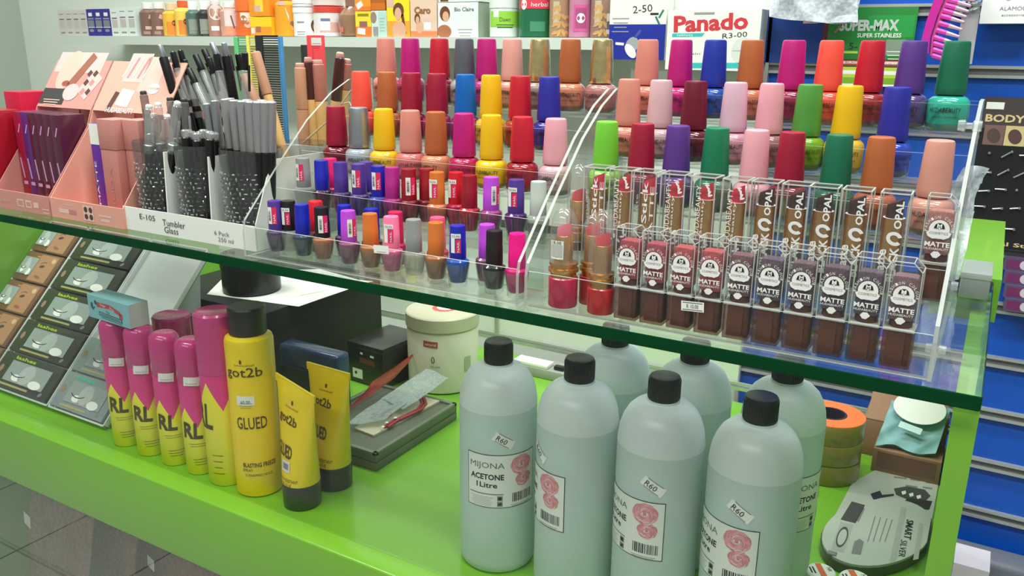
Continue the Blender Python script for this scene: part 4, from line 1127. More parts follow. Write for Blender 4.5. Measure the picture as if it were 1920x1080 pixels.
def tube_pack(px, py, yb, crimp, rot, label, sticker, slant):
    q = P(px, py, z=ZD)
    q = back(q, 23); cx_, cy_ = q.x, q.y
    H = P(crimp[0], crimp[1], y=cy_).z - ZD
    t = thing('styling_tube', label, 'tube', (cx_, cy_, ZD), (0, 0, math.radians(rot)), 'yellow styling tubes standing on black caps')
    hcap = 34.0
    def ab_(z):
        k = max(0, min(1, (z - hcap) / (H - hcap)))
        return 25 + 13 * k, 23.5 * (1 - k) ** .75 + 1.1
    m = MB(); n = 36; zs = [hcap + (H - hcap) * i / 14 for i in range(15)]
    b0 = []
    for z in zs:
        a, b = ab_(z)
        b0.append(len(m.v))
        for i in range(n):
            an = 2 * PI * i / n
            m.v.append((a * math.sin(an), -b * math.cos(an), z - slant * a * math.sin(an) * (z - hcap) / (H - hcap)))
    for k in range(14):
        for i in range(n):
            j = (i + 1) % n
            m.f.append((b0[k] + i, b0[k] + j, b0[k + 1] + j, b0[k + 1] + i)); m.m.append(m.mi(YEL2))
    m.f.append(tuple(b0[-1] + i for i in range(n))); m.m.append(0)
    m.prism([(-38, H - 9 + 38 * slant), (38, H - 9 - 38 * slant), (38.5, H + 1 - 38 * slant), (-38.5, H + 1 + 38 * slant)], 'y', -1.4, 1.4, YEL2)
    def fn(u, v, l):
        a, b = ab_(v)
        s = max(0.05, 1 - (u / a) ** 2) ** .5
        return Vector((u, -b * s - .4 - .12 * l, v - slant * u * (v - hcap) / (H - hcap)))
    d = D().ell(2, H - 22, 1.8, 3, BRI, 1).text('Schwarzkopf', 2, H - 29, 24, 3, BRI, 1).text('got2b', -5, H - 46, 36, 16, BRI, 1, -4, .02).text('GLUED', -7, H - 86, 30, 18, BRI, 1, -3, .03)
    d.text('WATER RESISTANT', 0, H - 124, 34, 4.4, BRI, 1, -3).text('SPIKING GLUE', -4, H - 130, 26, 4.4, BRI, 1, -3).text('SCREAMING HOLD', -2, H - 136, 28, 2.6, BRI, 1, -3)
    m.decal(d, fn).build('tube', t)
    MB().lathe([(23, 0), (24.6, 1.5), (25.4, hcap - 1), (24.8, hcap), (0, hcap)], mat('charcoal_cap', (44, 48, 44), .3, coat=.3), 36).build('cap', t)
    if sticker:
        MB().decal(D().rect(0, 0, 16, 15, mat('lilac_sticker', (224, 210, 216), .5)).bars(0, 0, 11, 8, GREYINK, 1), lambda u, v, l: fn(u - 2, v + H - 106, l + 2)).build('price_sticker', t, 0)
tube_pack(569, 958, 0, (562, 724), -8, 'yellow styling tube with price sticker in front, beside the yellow can', True, .16)
tube_pack(628, 922, 0, (614, 690), -2, 'yellow styling tube without sticker behind the front one', False, 0.0)

# ------------------------------------------------------------------ eyelash trays leaning at the left
TA = math.radians(46)
TM = Matrix.Translation((0, 706, ZD + 1)) @ Matrix.Rotation(TA, 4, 'X')
TRAYM = mat('tray_plastic', (206, 212, 208), .35, var=.03)
def tray(x0, x1, L, label):
    t = thing('eyelash_tray', label, 'tray', (x0, 706, ZD + 1), (TA, 0, 0))
    w = x1 - x0
    MB().box(0, 0, -2, w, L, 0, TRAYM).build('base', t, 0)
    k = MB()
    for a in ((0, 0, w, 3), (0, L - 3, w, L), (0, 0, 3, L), (w - 3, 0, w, L)):
        k.rbox(a[0], a[1], -2, a[2], a[3], 9, TRAYM, .8)
    k.build('rim', t)
    MB().prism([(L * .3, -2), (L - 4, -2), (L * .5, -L * .4)], 'x', w * .2, w * .8, TRAYM).build('stand', t, 0)
    return t
xA, xB0, xB1, xC1 = XL + 4, -1464.0, -1284.0, -1137.0
tray(xA, xB0 - 2, 330, 'white tray of brown eyelash boxes leaning at the far left of the case')
tray(xB0, xB1 - 1, 330, 'white tray of black eyelash boxes leaning in the case')
tray(xB1 + 1, xC1, 330, 'white tray mostly empty with two silver eyelash boxes in it')
LID = clear('lash_window', (.78, .82, .80), .25, .06, .8, .1)
LASH = mat('lash_card_white', (150, 160, 154), .5); LASHB = mat('lash_black', (36, 36, 34), .5)
def holo(name, rgb): return mat(name, rgb, .2, metal=.3)
def lash_box(x0, x1, v0, v1, m, label, kind, grp):
    t = thing('eyelash_box', label, 'eyelash box', tuple(TM @ Vector((x0, v0, .6))), (TA, 0, 0), grp)
    w, h = x1 - x0, v1 - v0
    k = MB().rbox(0, 0, 0, w, h, 12, m, 1)
    d = D()
    if kind == 'brown':
        d.rect(w * .66, h * .5, w * .5, h * .9, mat('lash_face_print', (176, 128, 96), .5)).ell(w * .6, h * .56, 7, 3, DK, 1, 10).ring(w * .6, h * .64, 9, 5, 1.4, DK, 1, 10, 14, 20, 160).ell(w * .82, h * .8, 6, 5, mat('lash_dot_print', (214, 176, 136), .5), 1)
        d.ell(w * .64, h * .2, 9, 3, mat('lip_brown_print', (150, 92, 78), .5), 1, -8).rect(w * .42, h * .86, 22, 3, holo('foil_copper', (232, 150, 100)), 2, 0)
    else:
        d.ell(w * .08, h * .5, 5, 7, mat('lash_flower_print', (150, 120, 96), .5), 1).rect(w * .42, h * .1, w * .5, 3.4, mat('foil_gold', (206, 190, 130), .3, metal=.4), 1)
        d.text('lashes', w * .38, h * .9, w * .34, 6, holo('foil_lime', (190, 220, 60)) if kind == 'black' else holo('foil_teal', (60, 226, 180)), 1, 0, .03)
        d.ell(w * .88, h * .12, 5, 3, mat('foil_grey', (150, 156, 150), .3, metal=.4), 1, 30)
    k.decal(d, plane((0, 0, 12), (1, 0, 0), (0, 1, 0)))
    k.build('box', t)
    wx0, wx1 = (.03 * w, .42 * w) if kind == 'brown' else (.2 * w, .88 * w)
    k = MB().box(wx0, h * .2, 12.2, wx1, h * .8, 13.4, LASH)
    dd = D().ell((wx0 + wx1) / 2 - (wx1 - wx0) * .2, h * .34, (wx1 - wx0) * .12, h * .1, PAPER, 1).ell((wx0 + wx1) / 2 + (wx1 - wx0) * .28, h * .3, (wx1 - wx0) * .15, h * .12, PAPER, 1).ell((wx0 + wx1) / 2, h * .5, (wx1 - wx0) * .18, h * .28, mat('lash_oval_print', (176, 184, 178), .5), 1, 20)  # white spots and a paler tilted oval in the window
    dd.ring((wx0 + wx1) / 2 - (wx1 - wx0) * .2, h * .5, (wx1 - wx0) * .2, h * .14, 1.6, LASHB, 2, 0, 14, 200, 340)
    k.decal(dd, plane((0, 0, 13.4), (1, 0, 0), (0, 1, 0))).build('lash_window', t, 0)
BRW = mat('brown_lash_card', (120, 84, 58), .4, coat=.2, var=.15); BLK = mat('black_lash_card', (58, 58, 52), .35, coat=.3, var=.15); SVB = mat('silver_lash_card', (150, 160, 166), .25, metal=.2, coat=.3)
for i in range(5):
    lash_box(xA + 6, xB0 - 8, 5 + i * 64, 66 + i * 64, BRW, 'brown eyelash box with face print, %s from bottom in the leftmost tray' % ORD[i], 'brown', 'brown eyelash boxes')
    lash_box(xB0 + 6, xB1 - 7, 5 + i * 64, 66 + i * 64, BLK, 'black eyelash box, %s from bottom in its tray' % ORD[i], 'black', 'black eyelash boxes')
for i in range(2):
    lash_box(xB1 + 7, xC1 - 6, 5 + i * 64, 66 + i * 64, SVB, 'silver eyelash box at the %s of the half empty tray' % ('very bottom', 'second place')[i], 'silver', 'silver eyelash boxes')

# ------------------------------------------------------------------ things at the back of the case
MBK = mat('matt_black_case', (9, 9, 9), .6)
x1 = P(724, 640, z=ZD).x
yb2 = P(724, 640, z=ZD).y - 10
BT = P(560, 566, x=x1).z
t = thing('black_box', 'large black equipment box standing at the back of the case', 'box', (x1 - 290, 940, ZD))
MB().rbox(0, 0, 0, 290, yb2 - 940, BT - ZD, MBK, 3).build('body', t)
MB().box(20, -2, 20, 270, -.2, BT - ZD - 20, mat('black_gloss_panel', (14, 14, 14), .15)).build('front_panel', t, 0)
pz = BT + .4
for i, (pts, lab) in enumerate((([(388, 552), (560, 575), (690, 530), (600, 505), (430, 510)], 'white paper sheet on the black box under the black tub'), ([(525, 562), (606, 546), (700, 528), (640, 522), (540, 548)], 'second white paper sheet beside the black tub'))):
    poly = [P(x, y, z=pz + i * .8) for x, y in pts]
    o = MB().prism([(q.x, q.y) for q in poly], 'z', pz + i * .8, pz + i * .8 + .6, PAPER).build('paper_sheet', None, 0)
    tag(o, lab, 'paper')
q = P(474, 556, z=pz + 2)
rr = abs(P(525, 540, y=q.y + 30).x - P(424, 540, y=q.y + 30).x) / 2 * .74
t = thing('black_tub', 'round black plastic tub on the papers above the yellow can', 'tub', (*back(q, rr).xy, pz + 1.6))
MB().lathe([(rr - 2, 0), (rr, 1.5), (rr, 44), (0, 44)], BLACK, 40).build('body', t)
MB().lathe([(rr + 1, 44), (rr + 1.2, 45), (rr + 1.2, 66), (rr - 1, 68), (0, 68)], mat('black_lid', (26, 27, 26), .4), 40).build('lid', t)
q = P(580, 692, z=ZD)
qa, qb = P(524, 690, y=905), P(632, 690, y=905)
w = qb.x - qa.x; hp = P(580, 657, y=905).z - ZD
t = thing('blue_packet', 'dark blue packet lying in front of the black box', 'packet', (qb.x - w / 2, 927, ZD))
m = MB(); m.rbox(-w / 2, -22, 0, w / 2, 10, hp, mat('dark_blue_plastic', (30, 58, 92), .25, coat=.4, var=.2), 7, 3)
m.build('body', t)
MB().rbox(-w / 2 + 3, -26, 2, w / 2 - 3, -22.4, hp - 34, mat('navy_black_print', (26, 30, 36), .3), 1).build('label', t)
# small black box with white label
q = P(655, 712, z=ZD); q2 = P(742, 720, z=ZD)
hb = P(738, 646, y=q2.y).z - ZD
t = thing('black_gift_box', 'small black box with white label in front of the cream jar', 'box', (q.x, q.y, ZD), (0, 0, math.radians(-4)))
wb = (q2.x - q.x)
m = MB().rbox(0, 0, 0, wb, 110, hb, mat('black_card', (26, 26, 25), .35, coat=.2), 2)
d = D().rect(22, 18, 24, 18, PAPER, 1).ell(18, 19, 3, 3, INK, 2).rect(wb * .4, hb * .78, 6, 4, PAPER, 1).rect(wb * .7, hb * .76, 9, 4, PAPER, 1).rect(wb * .55, hb * .6, 36, 10, mat('dark_red_print', (110, 48, 44), .5), 1, -3)
m.decal(d, plane((0, 0, 0), (1, 0, 0), (0, 0, 1))).build('body', t)
MB().rbox(-.8, -.8, hb - 9, wb + .8, 110.8, hb + 1, mat('black_card_lid', (36, 38, 36), .3, coat=.3), 1.5).build('lid', t)
# cream jar
CREAM = mat('cream_plastic', (222, 218, 196), .4, var=.03)
q = P(832, 742, z=ZD)
RJ = 64.0
hj = P(832, 601, y=q.y).z - ZD
hl = P(832, 627, y=q.y).z - ZD
t = thing('cosmetic_jar', 'large cream coloured jar with red logo in the display case', 'jar', (*back(q, RJ).xy, ZD))
d = D().rect(-22, hl - 20, 26, 11, mat('jar_logo_red', (176, 78, 84), .5), 1, -3).text('natural', -22, hl - 20, 20, 5, PRINT, 2, -3).ring(-18, hl - 48, 3, 6, 1.2, INK, 1).text('rich cream', -14, hl - 60, 16, 4, INK, 1).rect(46, hl - 60, 14, 26, mat('jar_faint_print', (180, 182, 160), .5), 1)
MB().lathe([(RJ - 6, 0), (RJ - 2, 3), (RJ - 1, hl - 4), (RJ - 3, hl), (0, hl)], CREAM, 48).decal(d, cyl(RJ - 1, math.atan2(-q.x, q.y), .25)).build('body', t)
k = MB().lathe([(RJ, hl + .3), (RJ + 1, hl + 1), (RJ + 1, hj - 2), (RJ - 1, hj), (0, hj)], mat('cream_lid', (198, 194, 166), .35, var=.03), 48)
k.decal(D().ell(0, 8, 22, 24, mat('lid_logo_red', (206, 92, 84), .5), 0).ell(0, 8, 15, 14, PAPER, 1), plane((0, 0, hj), (1, 0, 0), (0, 1, 0))).build('lid', t)
# flat grey case with jewellery card
q = P(706, 885, z=ZD); q2 = P(857, 786, z=ZD)
GRC = mat('grey_green_case', (96, 102, 84), .4, var=.08)
t = thing('flat_case', 'flat grey two layer case lying in the display case', 'case', (q.x - 160, q.y, ZD))
dp = q2.y - q.y
MB().rbox(0, 0, 0, 160, dp, 13, GRC, 1.5).build('bottom', t)
k = MB().rbox(0, 0, 13.6, 160, dp, 25, GRC, 1.5)
for a in ((0, 0, 160, 7), (0, dp - 7, 160, dp), (0, 0, 7, dp), (153, 0, 160, dp)):
    k.rbox(a[0], a[1], 24, a[2], a[3], 29, mat('grey_case_rim', (112, 118, 104), .35, coat=.2), 1)
k.build('lid', t)
ztop = ZD + 25.4
poly = [P(x, y, z=ztop + 3) for x, y in ((664, 802), (700, 816), (829, 749), (780, 738))]
t = thing('jewellery_card', 'cream card with red beaded necklace lying on the flat grey case', 'card', (0, 0, 0))
MB().prism([(a.x, a.y) for a in poly], 'z', ztop, ztop + 3, mat('cream_card', (206, 200, 170), .6)).build('card', t, 0)
path = [P(x, y, z=ztop + 5) for x, y in ((722, 800), (738, 789), (760, 779), (783, 768), (792, 757), (788, 745), (776, 741))]
k = MB()
BEAD = mat('red_bead', (160, 52, 60), .3, coat=.4)
for i in range(len(path) - 1):
    for j in range(7):
        c = path[i].lerp(path[i + 1], j / 7)
        k.lathe([(0, -2.6), (2.2, -1.6), (2.8, 0), (2.2, 1.6), (0, 2.6)], BEAD, 8, T=Matrix.Translation(c))
        k.lathe([(0, -2.6), (2.2, -1.6), (2.8, 0), (2.2, 1.6), (0, 2.6)], BEAD, 8, T=Matrix.Translation(c + Vector((4.6, 3, 0))))
for px, py in ((705, 780), (724, 776)):
    c = P(px, py, z=ztop + 5)
    k.tube([(c.x + 7 * math.cos(a), c.y + 9 * math.sin(a), ztop + 6) for a in [i * PI / 6 for i in range(13)]], 1.8, BEAD, 6)
k.build('necklace', t)
k = MB()
for px, py in ((741, 783), (725, 792), (718, 800)):
    k.lathe([(0, -2), (3, 0), (0, 2)], PAPER, 8, T=Matrix.Translation(P(px, py, z=ztop + 9)))
k.build('clasp', t)
CLO = clear('clear_bag_film', (.86, .90, .88), .36, .15, .5, .05, (.5, .57, .54))
k = MB(); cloth(k, P(652, 795, z=ztop + 11), P(720, 742, z=ztop + 16) - P(652, 795, z=ztop + 11), P(722, 790, z=ztop + 13) - P(652, 795, z=ztop + 11), 9, 7, CLO, 2.2, 5, 1, 4)
cloth(k, P(715, 748, z=ztop + 15), P(800, 690, z=ztop + 34) - P(715, 748, z=ztop + 15), P(756, 770, z=ztop + 14) - P(715, 748, z=ztop + 15), 9, 6, CLO, 2.6, 9, 1, 4)
tag(k.build('plastic_bag', None, 1.2), 'crumpled clear plastic bag draped over the flat grey case', 'plastic bag')
k = MB(); q = P(655, 755, z=ztop + 2)
t = thing('red_packet', 'red plastic packet tucked behind the clear bag', 'packet', (0, 0, 0))
cloth(k, P(654, 768, z=ztop + 3), P(735, 712, z=ztop + 14) - P(654, 768, z=ztop + 3), Vector((0, 60, 26)), 8, 5, mat('red_film', (206, 84, 76), .35, coat=.4), 1.4, 4, 2, 4)
k.build('body', t, 1.2)
# ------------------------------------------------------------------ right end of the case
q = P(1588, 922, z=ZD)
yc2 = q.y + 30; hr = 30.0
xcn = P(1545, 800, z=ZD + 90).x; ycn = q.y + 44
cols = [(86, 110, 40), (150, 150, 70), (236, 120, 56)]
for i, c in enumerate(cols):
    t = thing('tape_roll', ('dark green tape roll at the bottom of the stack', 'olive tape roll in the middle of the stack', 'orange tape roll on top of the stack')[i], 'tape roll', (xcn, ycn, ZD + i * 30.2), group=None)
    mm = mat('tape_side', c, .45)
    MB().lathe([(22, 0), (46, 0), (46.5, 1), (46.5, 28.6), (46, 29.6), (22, 29.6), (22, 0)], mm, 40, ms=[mm, mm, mat('tape_edge', (150, 130, 66), .3, coat=.4), mm, mm, mm]).build('tape', t)
    MB().lathe([(19, 0), (21.6, 0), (21.6, 30), (19, 30), (19, 0)], mat('dark_core', (40, 36, 52), .6), 32).build('core', t)
CARD = mat('brown_cardboard', (150, 112, 84), .7, var=.08)
q = P(1632, 881, z=ZD)
hB = P(1632, 838, y=q.y).z - ZD
t = thing('cardboard_box', 'low brown cardboard box at the right end of the case', 'box', (q.x, q.y, ZD))
MB().rbox(0, 0, 0, -4 - q.x, 46, hB, CARD, .8).build('body', t)
MB().box(6, -.6, hB * .2, -10 - q.x, -.1, hB * .9, mat('brown_label_panel', (120, 84, 70), .6)).build('label', t, 0)
qa = P(1612, 832, y=q.y + 48)
hA = P(1612, 782, y=q.y + 48).z - ZD
t = thing('cardboard_box', 'taller brown cardboard box behind the low one, under the teal pack', 'box', (qa.x, q.y + 48, ZD))
MB().rbox(0, 0, 0, -4 - qa.x, 80, hA, CARD, .8).build('body', t)
MB().prism([(0, hA + .2), (0, hA + 1.4), (60, hA + 34), (60, hA + 32)], 'x', 4, -8 - qa.x, CARD).build('flap', t, 0)
k = MB()
TEALF = mat('teal_fabric', (132, 176, 178), .7, var=.1, scale=60)
O = P(1640, 838, y=q.y + 20); U = Vector((-6, q.y + 16, 0)) - Vector((O.x, q.y + 20, 0)); V = Vector((6, 56, 78))
O = Vector((O.x, q.y + 6, ZD + hB + 4))
t = thing('teal_garment', 'folded teal garment in clear wrapping on the cardboard boxes', 'garment', (0, 0, 0))
cloth(k, O, Vector((-16 - O.x, 0, 0)), Vector((8, 58, hA - hB + 26)), 9, 9, TEALF, 3, 12, 5)
k.build('fabric', t, 1.2)
c = O + Vector(((-8 - O.x) * .58, 46, hA - hB + 20))
T = Matrix.Translation(c) @ Matrix.Rotation(math.atan2(hA - hB + 26, 58) , 4, 'X')
MB().lathe([(0, 0), (34, 0), (34, 1.4), (0, 1.4)], PAPER, 32, sy=.75, T=T @ Matrix.Translation((0, 0, 12))).build('collar_card', t)
T2 = Matrix.Translation(O + Vector(((-8 - O.x) * .5, 18, 22))) @ Matrix.Rotation(math.atan2(hA - hB + 26, 58), 4, 'X') @ Matrix.Rotation(-.2, 4, 'Z')
MB().box(-15, -5, 10, 15, 5, 11, mat('pale_teal_label', (190, 220, 216), .5), T=T2).build('price_sticker', t, 0)
# leaflet and oval pack
GRY = mat('grey_leaflet', (176, 180, 168), .6, var=.03)
zl = ZD + .4
poly = [P(x, y, z=zl + .6) for x, y in ((1545, 1005), (1598, 905), (1640, 882), (1778, 890), (1752, 1010), (1640, 1075))]
k = MB().prism([(min(a.x, -4), a.y) for a in poly], 'z', zl, zl + .8, GRY)
def flat(px, py): 
    a = P(px, py, z=zl + .8); return a
def fpoly(pts, m, dz=.15):
    v = [flat(*p_) for p_ in pts]
    k.add([(min(a.x, -5), a.y, zl + .8 + dz) for a in v], [tuple(range(len(v)))], m)
fpoly([(1674, 884 + 2), (1762, 900), (1762, 902), (1674, 889)], INK)
for i, (x, y, w_) in enumerate(((1676, 893, 24), (1706, 897, 20), (1736, 903, 26), (1698, 909, 22), (1730, 912, 18))):
    fpoly([(x, y), (x + w_, y + 3), (x + w_, y + 6), (x, y + 3)], GREYINK)
fpoly([(1632, 926), (1650, 920), (1654, 928), (1676, 926), (1676, 930), (1650, 934), (1638, 938)], INK)
fpoly([(1676, 916), (1700, 912), (1734, 918), (1745, 930), (1735, 940), (1700, 936), (1680, 928)], mat('dark_grey_print', (62, 64, 58), .6))
for i, (x, y) in enumerate(((1690, 922), (1704, 926), (1718, 930))):
    fpoly([(x, y), (x + 8, y - 2), (x + 9, y + 4), (x + 2, y + 6)], LBW, .3)
fpoly([(1694, 942), (1702, 934), (1748, 940), (1742, 956), (1720, 955)], INK, .3)
tag(k.build('leaflet', None, 0), 'grey printed leaflet lying at the right end of the case deck', 'leaflet')
zo = ZD + 1.6
N = 40
pts = [P(1646 + 105 * math.cos(2 * PI * i / N) + 0, 997 + 62 * math.sin(2 * PI * i / N) * 1.0 + 10 * math.cos(2 * PI * i / N) * -1, z=zo + 14) for i in range(N)]
pts = [(min(a.x, -5), a.y) for a in pts]
t = thing('oval_pack', 'oval grey blister pack with printed strap lying on the leaflet', 'blister pack', (0, 0, 0))
k = MB()
cxo = sum(a for a, b in pts) / N; cyo = sum(b for a, b in pts) / N
k.prism([(cxo + (a - cxo) * 1.02, cyo + (b - cyo) * 1.02) for a, b in pts], 'z', zo, zo + 10, mat('dark_oval_rim', (52, 62, 52), .3, coat=.3))
k.build('tray', t)
k = MB().prism(pts, 'z', zo + 10.2, zo + 13.5, GRY)
def op(pl, m, dz=.2): k.add([(*P(x, y, z=zo + 13.5 + dz).xy, zo + 13.5 + dz) for x, y in pl], [tuple(range(len(pl)))], m)
op([(1576, 974), (1597, 940), (1622, 947), (1604, 981)], mat('dark_grey_print', (62, 64, 58), .6))
op([(1606, 976), (1618, 952), (1622, 953), (1610, 979)], GREYINK)
op([(1558, 1030), (1576, 978), (1600, 984), (1582, 1036)], mat('pale_grey_print', (158, 162, 152), .6))
for rr_, mm in ((17, mat('dark_grey_print', (62, 64, 58), .6)), (13, GRY)):
    op([(1579 + rr_ * .62 * math.cos(a) + rr_ * .3 * math.sin(a), 1007 - rr_ * 1.15 * math.sin(a)) for a in [i * PI / 10 for i in range(20)]], mm, .3 if mm is GRY else .25)
op([(1596, 1038), (1602, 1015), (1612, 1010), (1620, 1016), (1614, 1040)], GREYINK)
op([(1668, 1052), (1690, 950), (1700, 952), (1680, 1054)], mat('pale_grey_print', (158, 162, 152), .6))
op([(1712, 1050), (1724, 980), (1732, 982), (1722, 1048)], mat('pale_grey_print', (158, 162, 152), .6))
for i, x in enumerate((1640, 1650, 1662, 1672)):
    op([(x, 968 + i * 2), (x + 2, 968 + i * 2), (x - 12, 1016), (x - 14, 1016)], GREYINK)
a, b = P(1702, 972, z=zo + 13.7), P(1690, 1046, z=zo + 13.7)
U = (b - a).normalized(); V = Vector((0, 0, 1)).cross(U)
L_ = (b - a).length
k.decal(D().text('SMART', L_ * .28, 3, L_ * .5, 8, INK, 1, 0, .02).text('SILVER', L_ * .78, 0, L_ * .4, 7, INK, 1), plane(a, U, V, .2))
k.build('card', t, 0)
k = MB().rbox(-5, -4, -3, 5, 4, 3, GREYINK, 1, T=Matrix.Translation(P(1560, 1040, z=zo + 12)))
k.build('clip', t)
for i, (px, py, r_) in enumerate(((1540, 1068, 30), (1604, 1082, 32))):
    c = P(px, py, z=ZD + 30)
    t = thing('round_badge', ('round white badge with orange stripe at the bottom edge of the picture', 'second round white badge with orange stripe, right of the other')[i], 'badge', (c.x, c.y, ZD + 3))
    R_ = r_ * .52
    k = MB().lathe([(R_ - 1, 0), (R_, 1), (R_, 24), (R_ - 1.5, 26), (0, 26)], PAPER, 32)
    k.decal(D().rect(0, 0, R_ * 1.7, R_ * .42, mat('badge_orange', (226, 110, 50), .5), 0, -62).text('NK', R_ * .5, R_ * .4, R_ * .5, R_ * .3, INK, 1, -60).lines(-R_ * .45, -R_ * .2, R_ * .8, 2, R_ * .22, INK, 1, R_ * .1, -62), plane((0, 0, 26), (1, 0, 0), (0, 1, 0)))
    k.build('body', t)
c = P(1016, 682, z=ZD + 20)
t = thing('paper_roll', 'white paper strip lying behind the acetone bottles', 'paper', (c.x, c.y, ZD))
MB().rbox(-55, -20, 0, 60, 30, 18, mat('grey_tray', (150, 154, 146), .5), 1.5).build('tray', t)
MB().rbox(-50, -18, 18.3, 20, 10, 25, PAPER, 1).build('paper', t)
MB().rbox(30, -12, 18.3, 50, 0, 26, BLACK, 2).build('clip', t)
# things behind the lower pane
for i, (px, py, w_, h_, c) in enumerate(((62, 985, 200, 210, (186, 146, 140)), (140, 1023, 240, 220, (190, 150, 144)), (300, 1060, 290, 250, (192, 132, 130)), (480, 1090, 220, 240, (188, 130, 128)))):
    yb_ = 745 + 72 * i
    c0 = P(px, py, y=yb_)
    cb = max(c0.x, XL + 25 + w_ / 2); sh_ = c0.x - cb
    lab = ['pale pink plastic bag with white tag behind the lower glass, leftmost', 'pale pink plastic bag with white tag, second from left behind the lower glass', 'dusty pink plastic bag with curled ribbon behind the lower glass', 'dusty pink plastic bag at the right behind the lower glass'][i]
    t = thing('pink_plastic_bag', lab, 'plastic bag', (cb, yb_, 12), (math.radians(-5), 0, 0), 'plastic bags behind the lower glass')
    k = MB(); cloth(k, (-w_ / 2, 0, 0), (w_, 0, 0), (0, 10, 420), 7, 9, clear('pink_film_%d' % i, (.80, .74, .73), .5, .25, .35, .04, tuple(lin(v) for v in c)), 9, i + 20, 1.2, 5)
    k.build('bag', t, 1.2)
    zt_ = P(px, py, y=yb_ - 12).z - 12
    MB().add([(sh_ - 10, -40, zt_ + 16), (sh_ + 10, -40, zt_ + 8), (sh_ + 10, -40, zt_ - 16), (sh_ - 10, -40, zt_ - 8)], [(0, 1, 2, 3)], PAPER).build('price_tag', t, 0)
# ------------------------------------------------------------------ shelf with cosmetics on the back wall
YS = 1620.0
xs0, xs1 = P(114, 72, y=YS).x, P(1142, 82, y=YS).x
zs1 = P(640, 69, y=YS).z
zs0 = zs1 - 24
sh = thing('wall_shelf', 'white wall shelf board holding a row of cosmetics', 'shelf', (0, 0, 0))
MB().box(xs0, YS, zs0, xs1, 1850, zs1, mat('white_melamine', (206, 213, 203), .4, coat=.2, var=.02)).build('board', sh, 0)
YI = YS + 12
def sx(px): return P(px, 60, y=YI).x
def sz(py): return max(zs1 + 1, P(640, py, y=YI).z)
def sbox(x0, x1, yt, c, label, dec=None, y0=None, depth=60, cat='box', side=None, grp=None, yb=None):
    a, b = sx(x0) + .6, sx(x1) - .6
    zb = zs1 + .3 if yb is None else sz(yb)
    t = thing('cosmetic_box', label, cat, ((a + b) / 2, YI, zb), (0, 0, 0), grp)
    w, h = b - a, sz(yt) - zb
    cm = mat('cosmetic_carton', c, .45, coat=.15, var=.03)
    m = MB().box(-w / 2, 0, 0, w / 2, depth, h, cm, mx=side)
    if dec: m.decal(dec(w, h), plane((-w / 2, 0, 0), (1, 0, 0), (0, 0, 1)))
    m.build('carton', t, 0)
    return t
def C_(n, *rgb): return mat(n, rgb, .5)
G1 = C_('print_grey', 150, 148, 144)
def dec_white(w, h): return D().rect(w / 2, h * .84, w * .6, 2.4, G1).rect(w / 2, h * .64, w * .66, 3, C_('print_dark', 96, 92, 92)).rect(w / 2, h * .44, w * .7, h * .3, C_('print_beige', 196, 188, 182)).rect(w / 2, h * .12, w * .6, 5, G1)
def dec_blue(w, h): return D().rect(w / 2, h * .8, w * .5, 10, PRINT).rect(w / 2, h * .64, w * .8, 4, G1).rect(w / 2, h * .46, w * .8, h * .24, C_('window_grey', 130, 130, 138)).ell(w / 2, h * .2, w * .3, 4, G1).rect(w / 2, h * .32, w * .9, 2, PRINT)
for i, (a, b) in enumerate(((112, 125.5), (125.5, 139), (139, 152), (152, 166))):
    sbox(a, b, 8, (206, 200, 194), 'grey white slim cosmetic box, %s from the left end of the shelf' % ORD[i], dec_white, grp='slim boxes at the left of the shelf')
for i, (a, b) in enumerate(((166, 180), (180, 194.5), (194.5, 209.5))):
    sbox(a, b, 7, (48, 40, 142), 'royal blue slim cosmetic box, %s of three on the shelf' % ('leftmost', 'middle', 'rightmost')[i], dec_blue, grp='slim boxes at the left of the shelf')
for i, (a, b) in enumerate(((210, 225), (225, 241), (241, 257))):
    sbox(a, b, (6, 3, 3)[i], (222, 230, 224), 'white slim cosmetic box right of the blue ones, %s' % ('leftmost', 'middle', 'rightmost')[i], dec_white, grp='slim boxes at the left of the shelf')
def bottle_(x0, x1, yt, c, capc, capy, label, dec=None, name='lotion_bottle', cat='bottle', square=True, sh_=.86, yb=None):
    a, b = sx(x0) + .5, sx(x1) - .5
    r_ = (b - a) / 2
    zb = zs1 + .3 if yb is None else sz(yb)
    zt_, zc = sz(yt) - zb, sz(capy) - zb
    t = thing(name, label, cat, ((a + b) / 2, YI + r_, zb))
    m = MB()
    cm = mat('shelf_bottle', c, .35, coat=.3, var=.05)
    m.lathe([(r_ * .9, 0), (r_, 1.5), (r_, zc * sh_), (r_ * .86, zc * (sh_ + .06)), (r_ * .55, zc - 1), (0, zc - 1)] if square else [(r_ * .9, 0), (r_, 1.5), (r_, zc - 1), (0, zc - 1)], cm, 28)
    if dec: m.decal(dec(r_, zc), cyl(r_, math.atan2(-(a + b) / 2, YI), .3))
    m.build('body', t)
    cr = r_ * (.62 if square else 1.03)
    MB().lathe([(cr, zc - .6), (cr, zt_ - 1), (cr - 1.2, zt_), (0, zt_)], mat('shelf_cap', capc, .35, coat=.2), 24).build('cap', t)
    return t
PSQ = C_('pink_square', 222, 176, 168)
def dec_br(r_, h): return D().rect(0, h * .3, r_, 9, PSQ).rect(r_ * .3, h * .68, r_ * .7, 12, PSQ, 0, -20).rect(-r_ * .4, h * .12, r_ * .8, 8, C_('taupe', 170, 140, 128))
bottle_(257, 279, -6, (126, 94, 84), (232, 232, 228), 8, 'brown lotion bottle with white cap beside the white boxes', dec_br)
bottle_(278, 299, -6, (132, 98, 88), (232, 232, 228), 8, 'brown lotion bottle with white cap left of the yellow ones', dec_br)
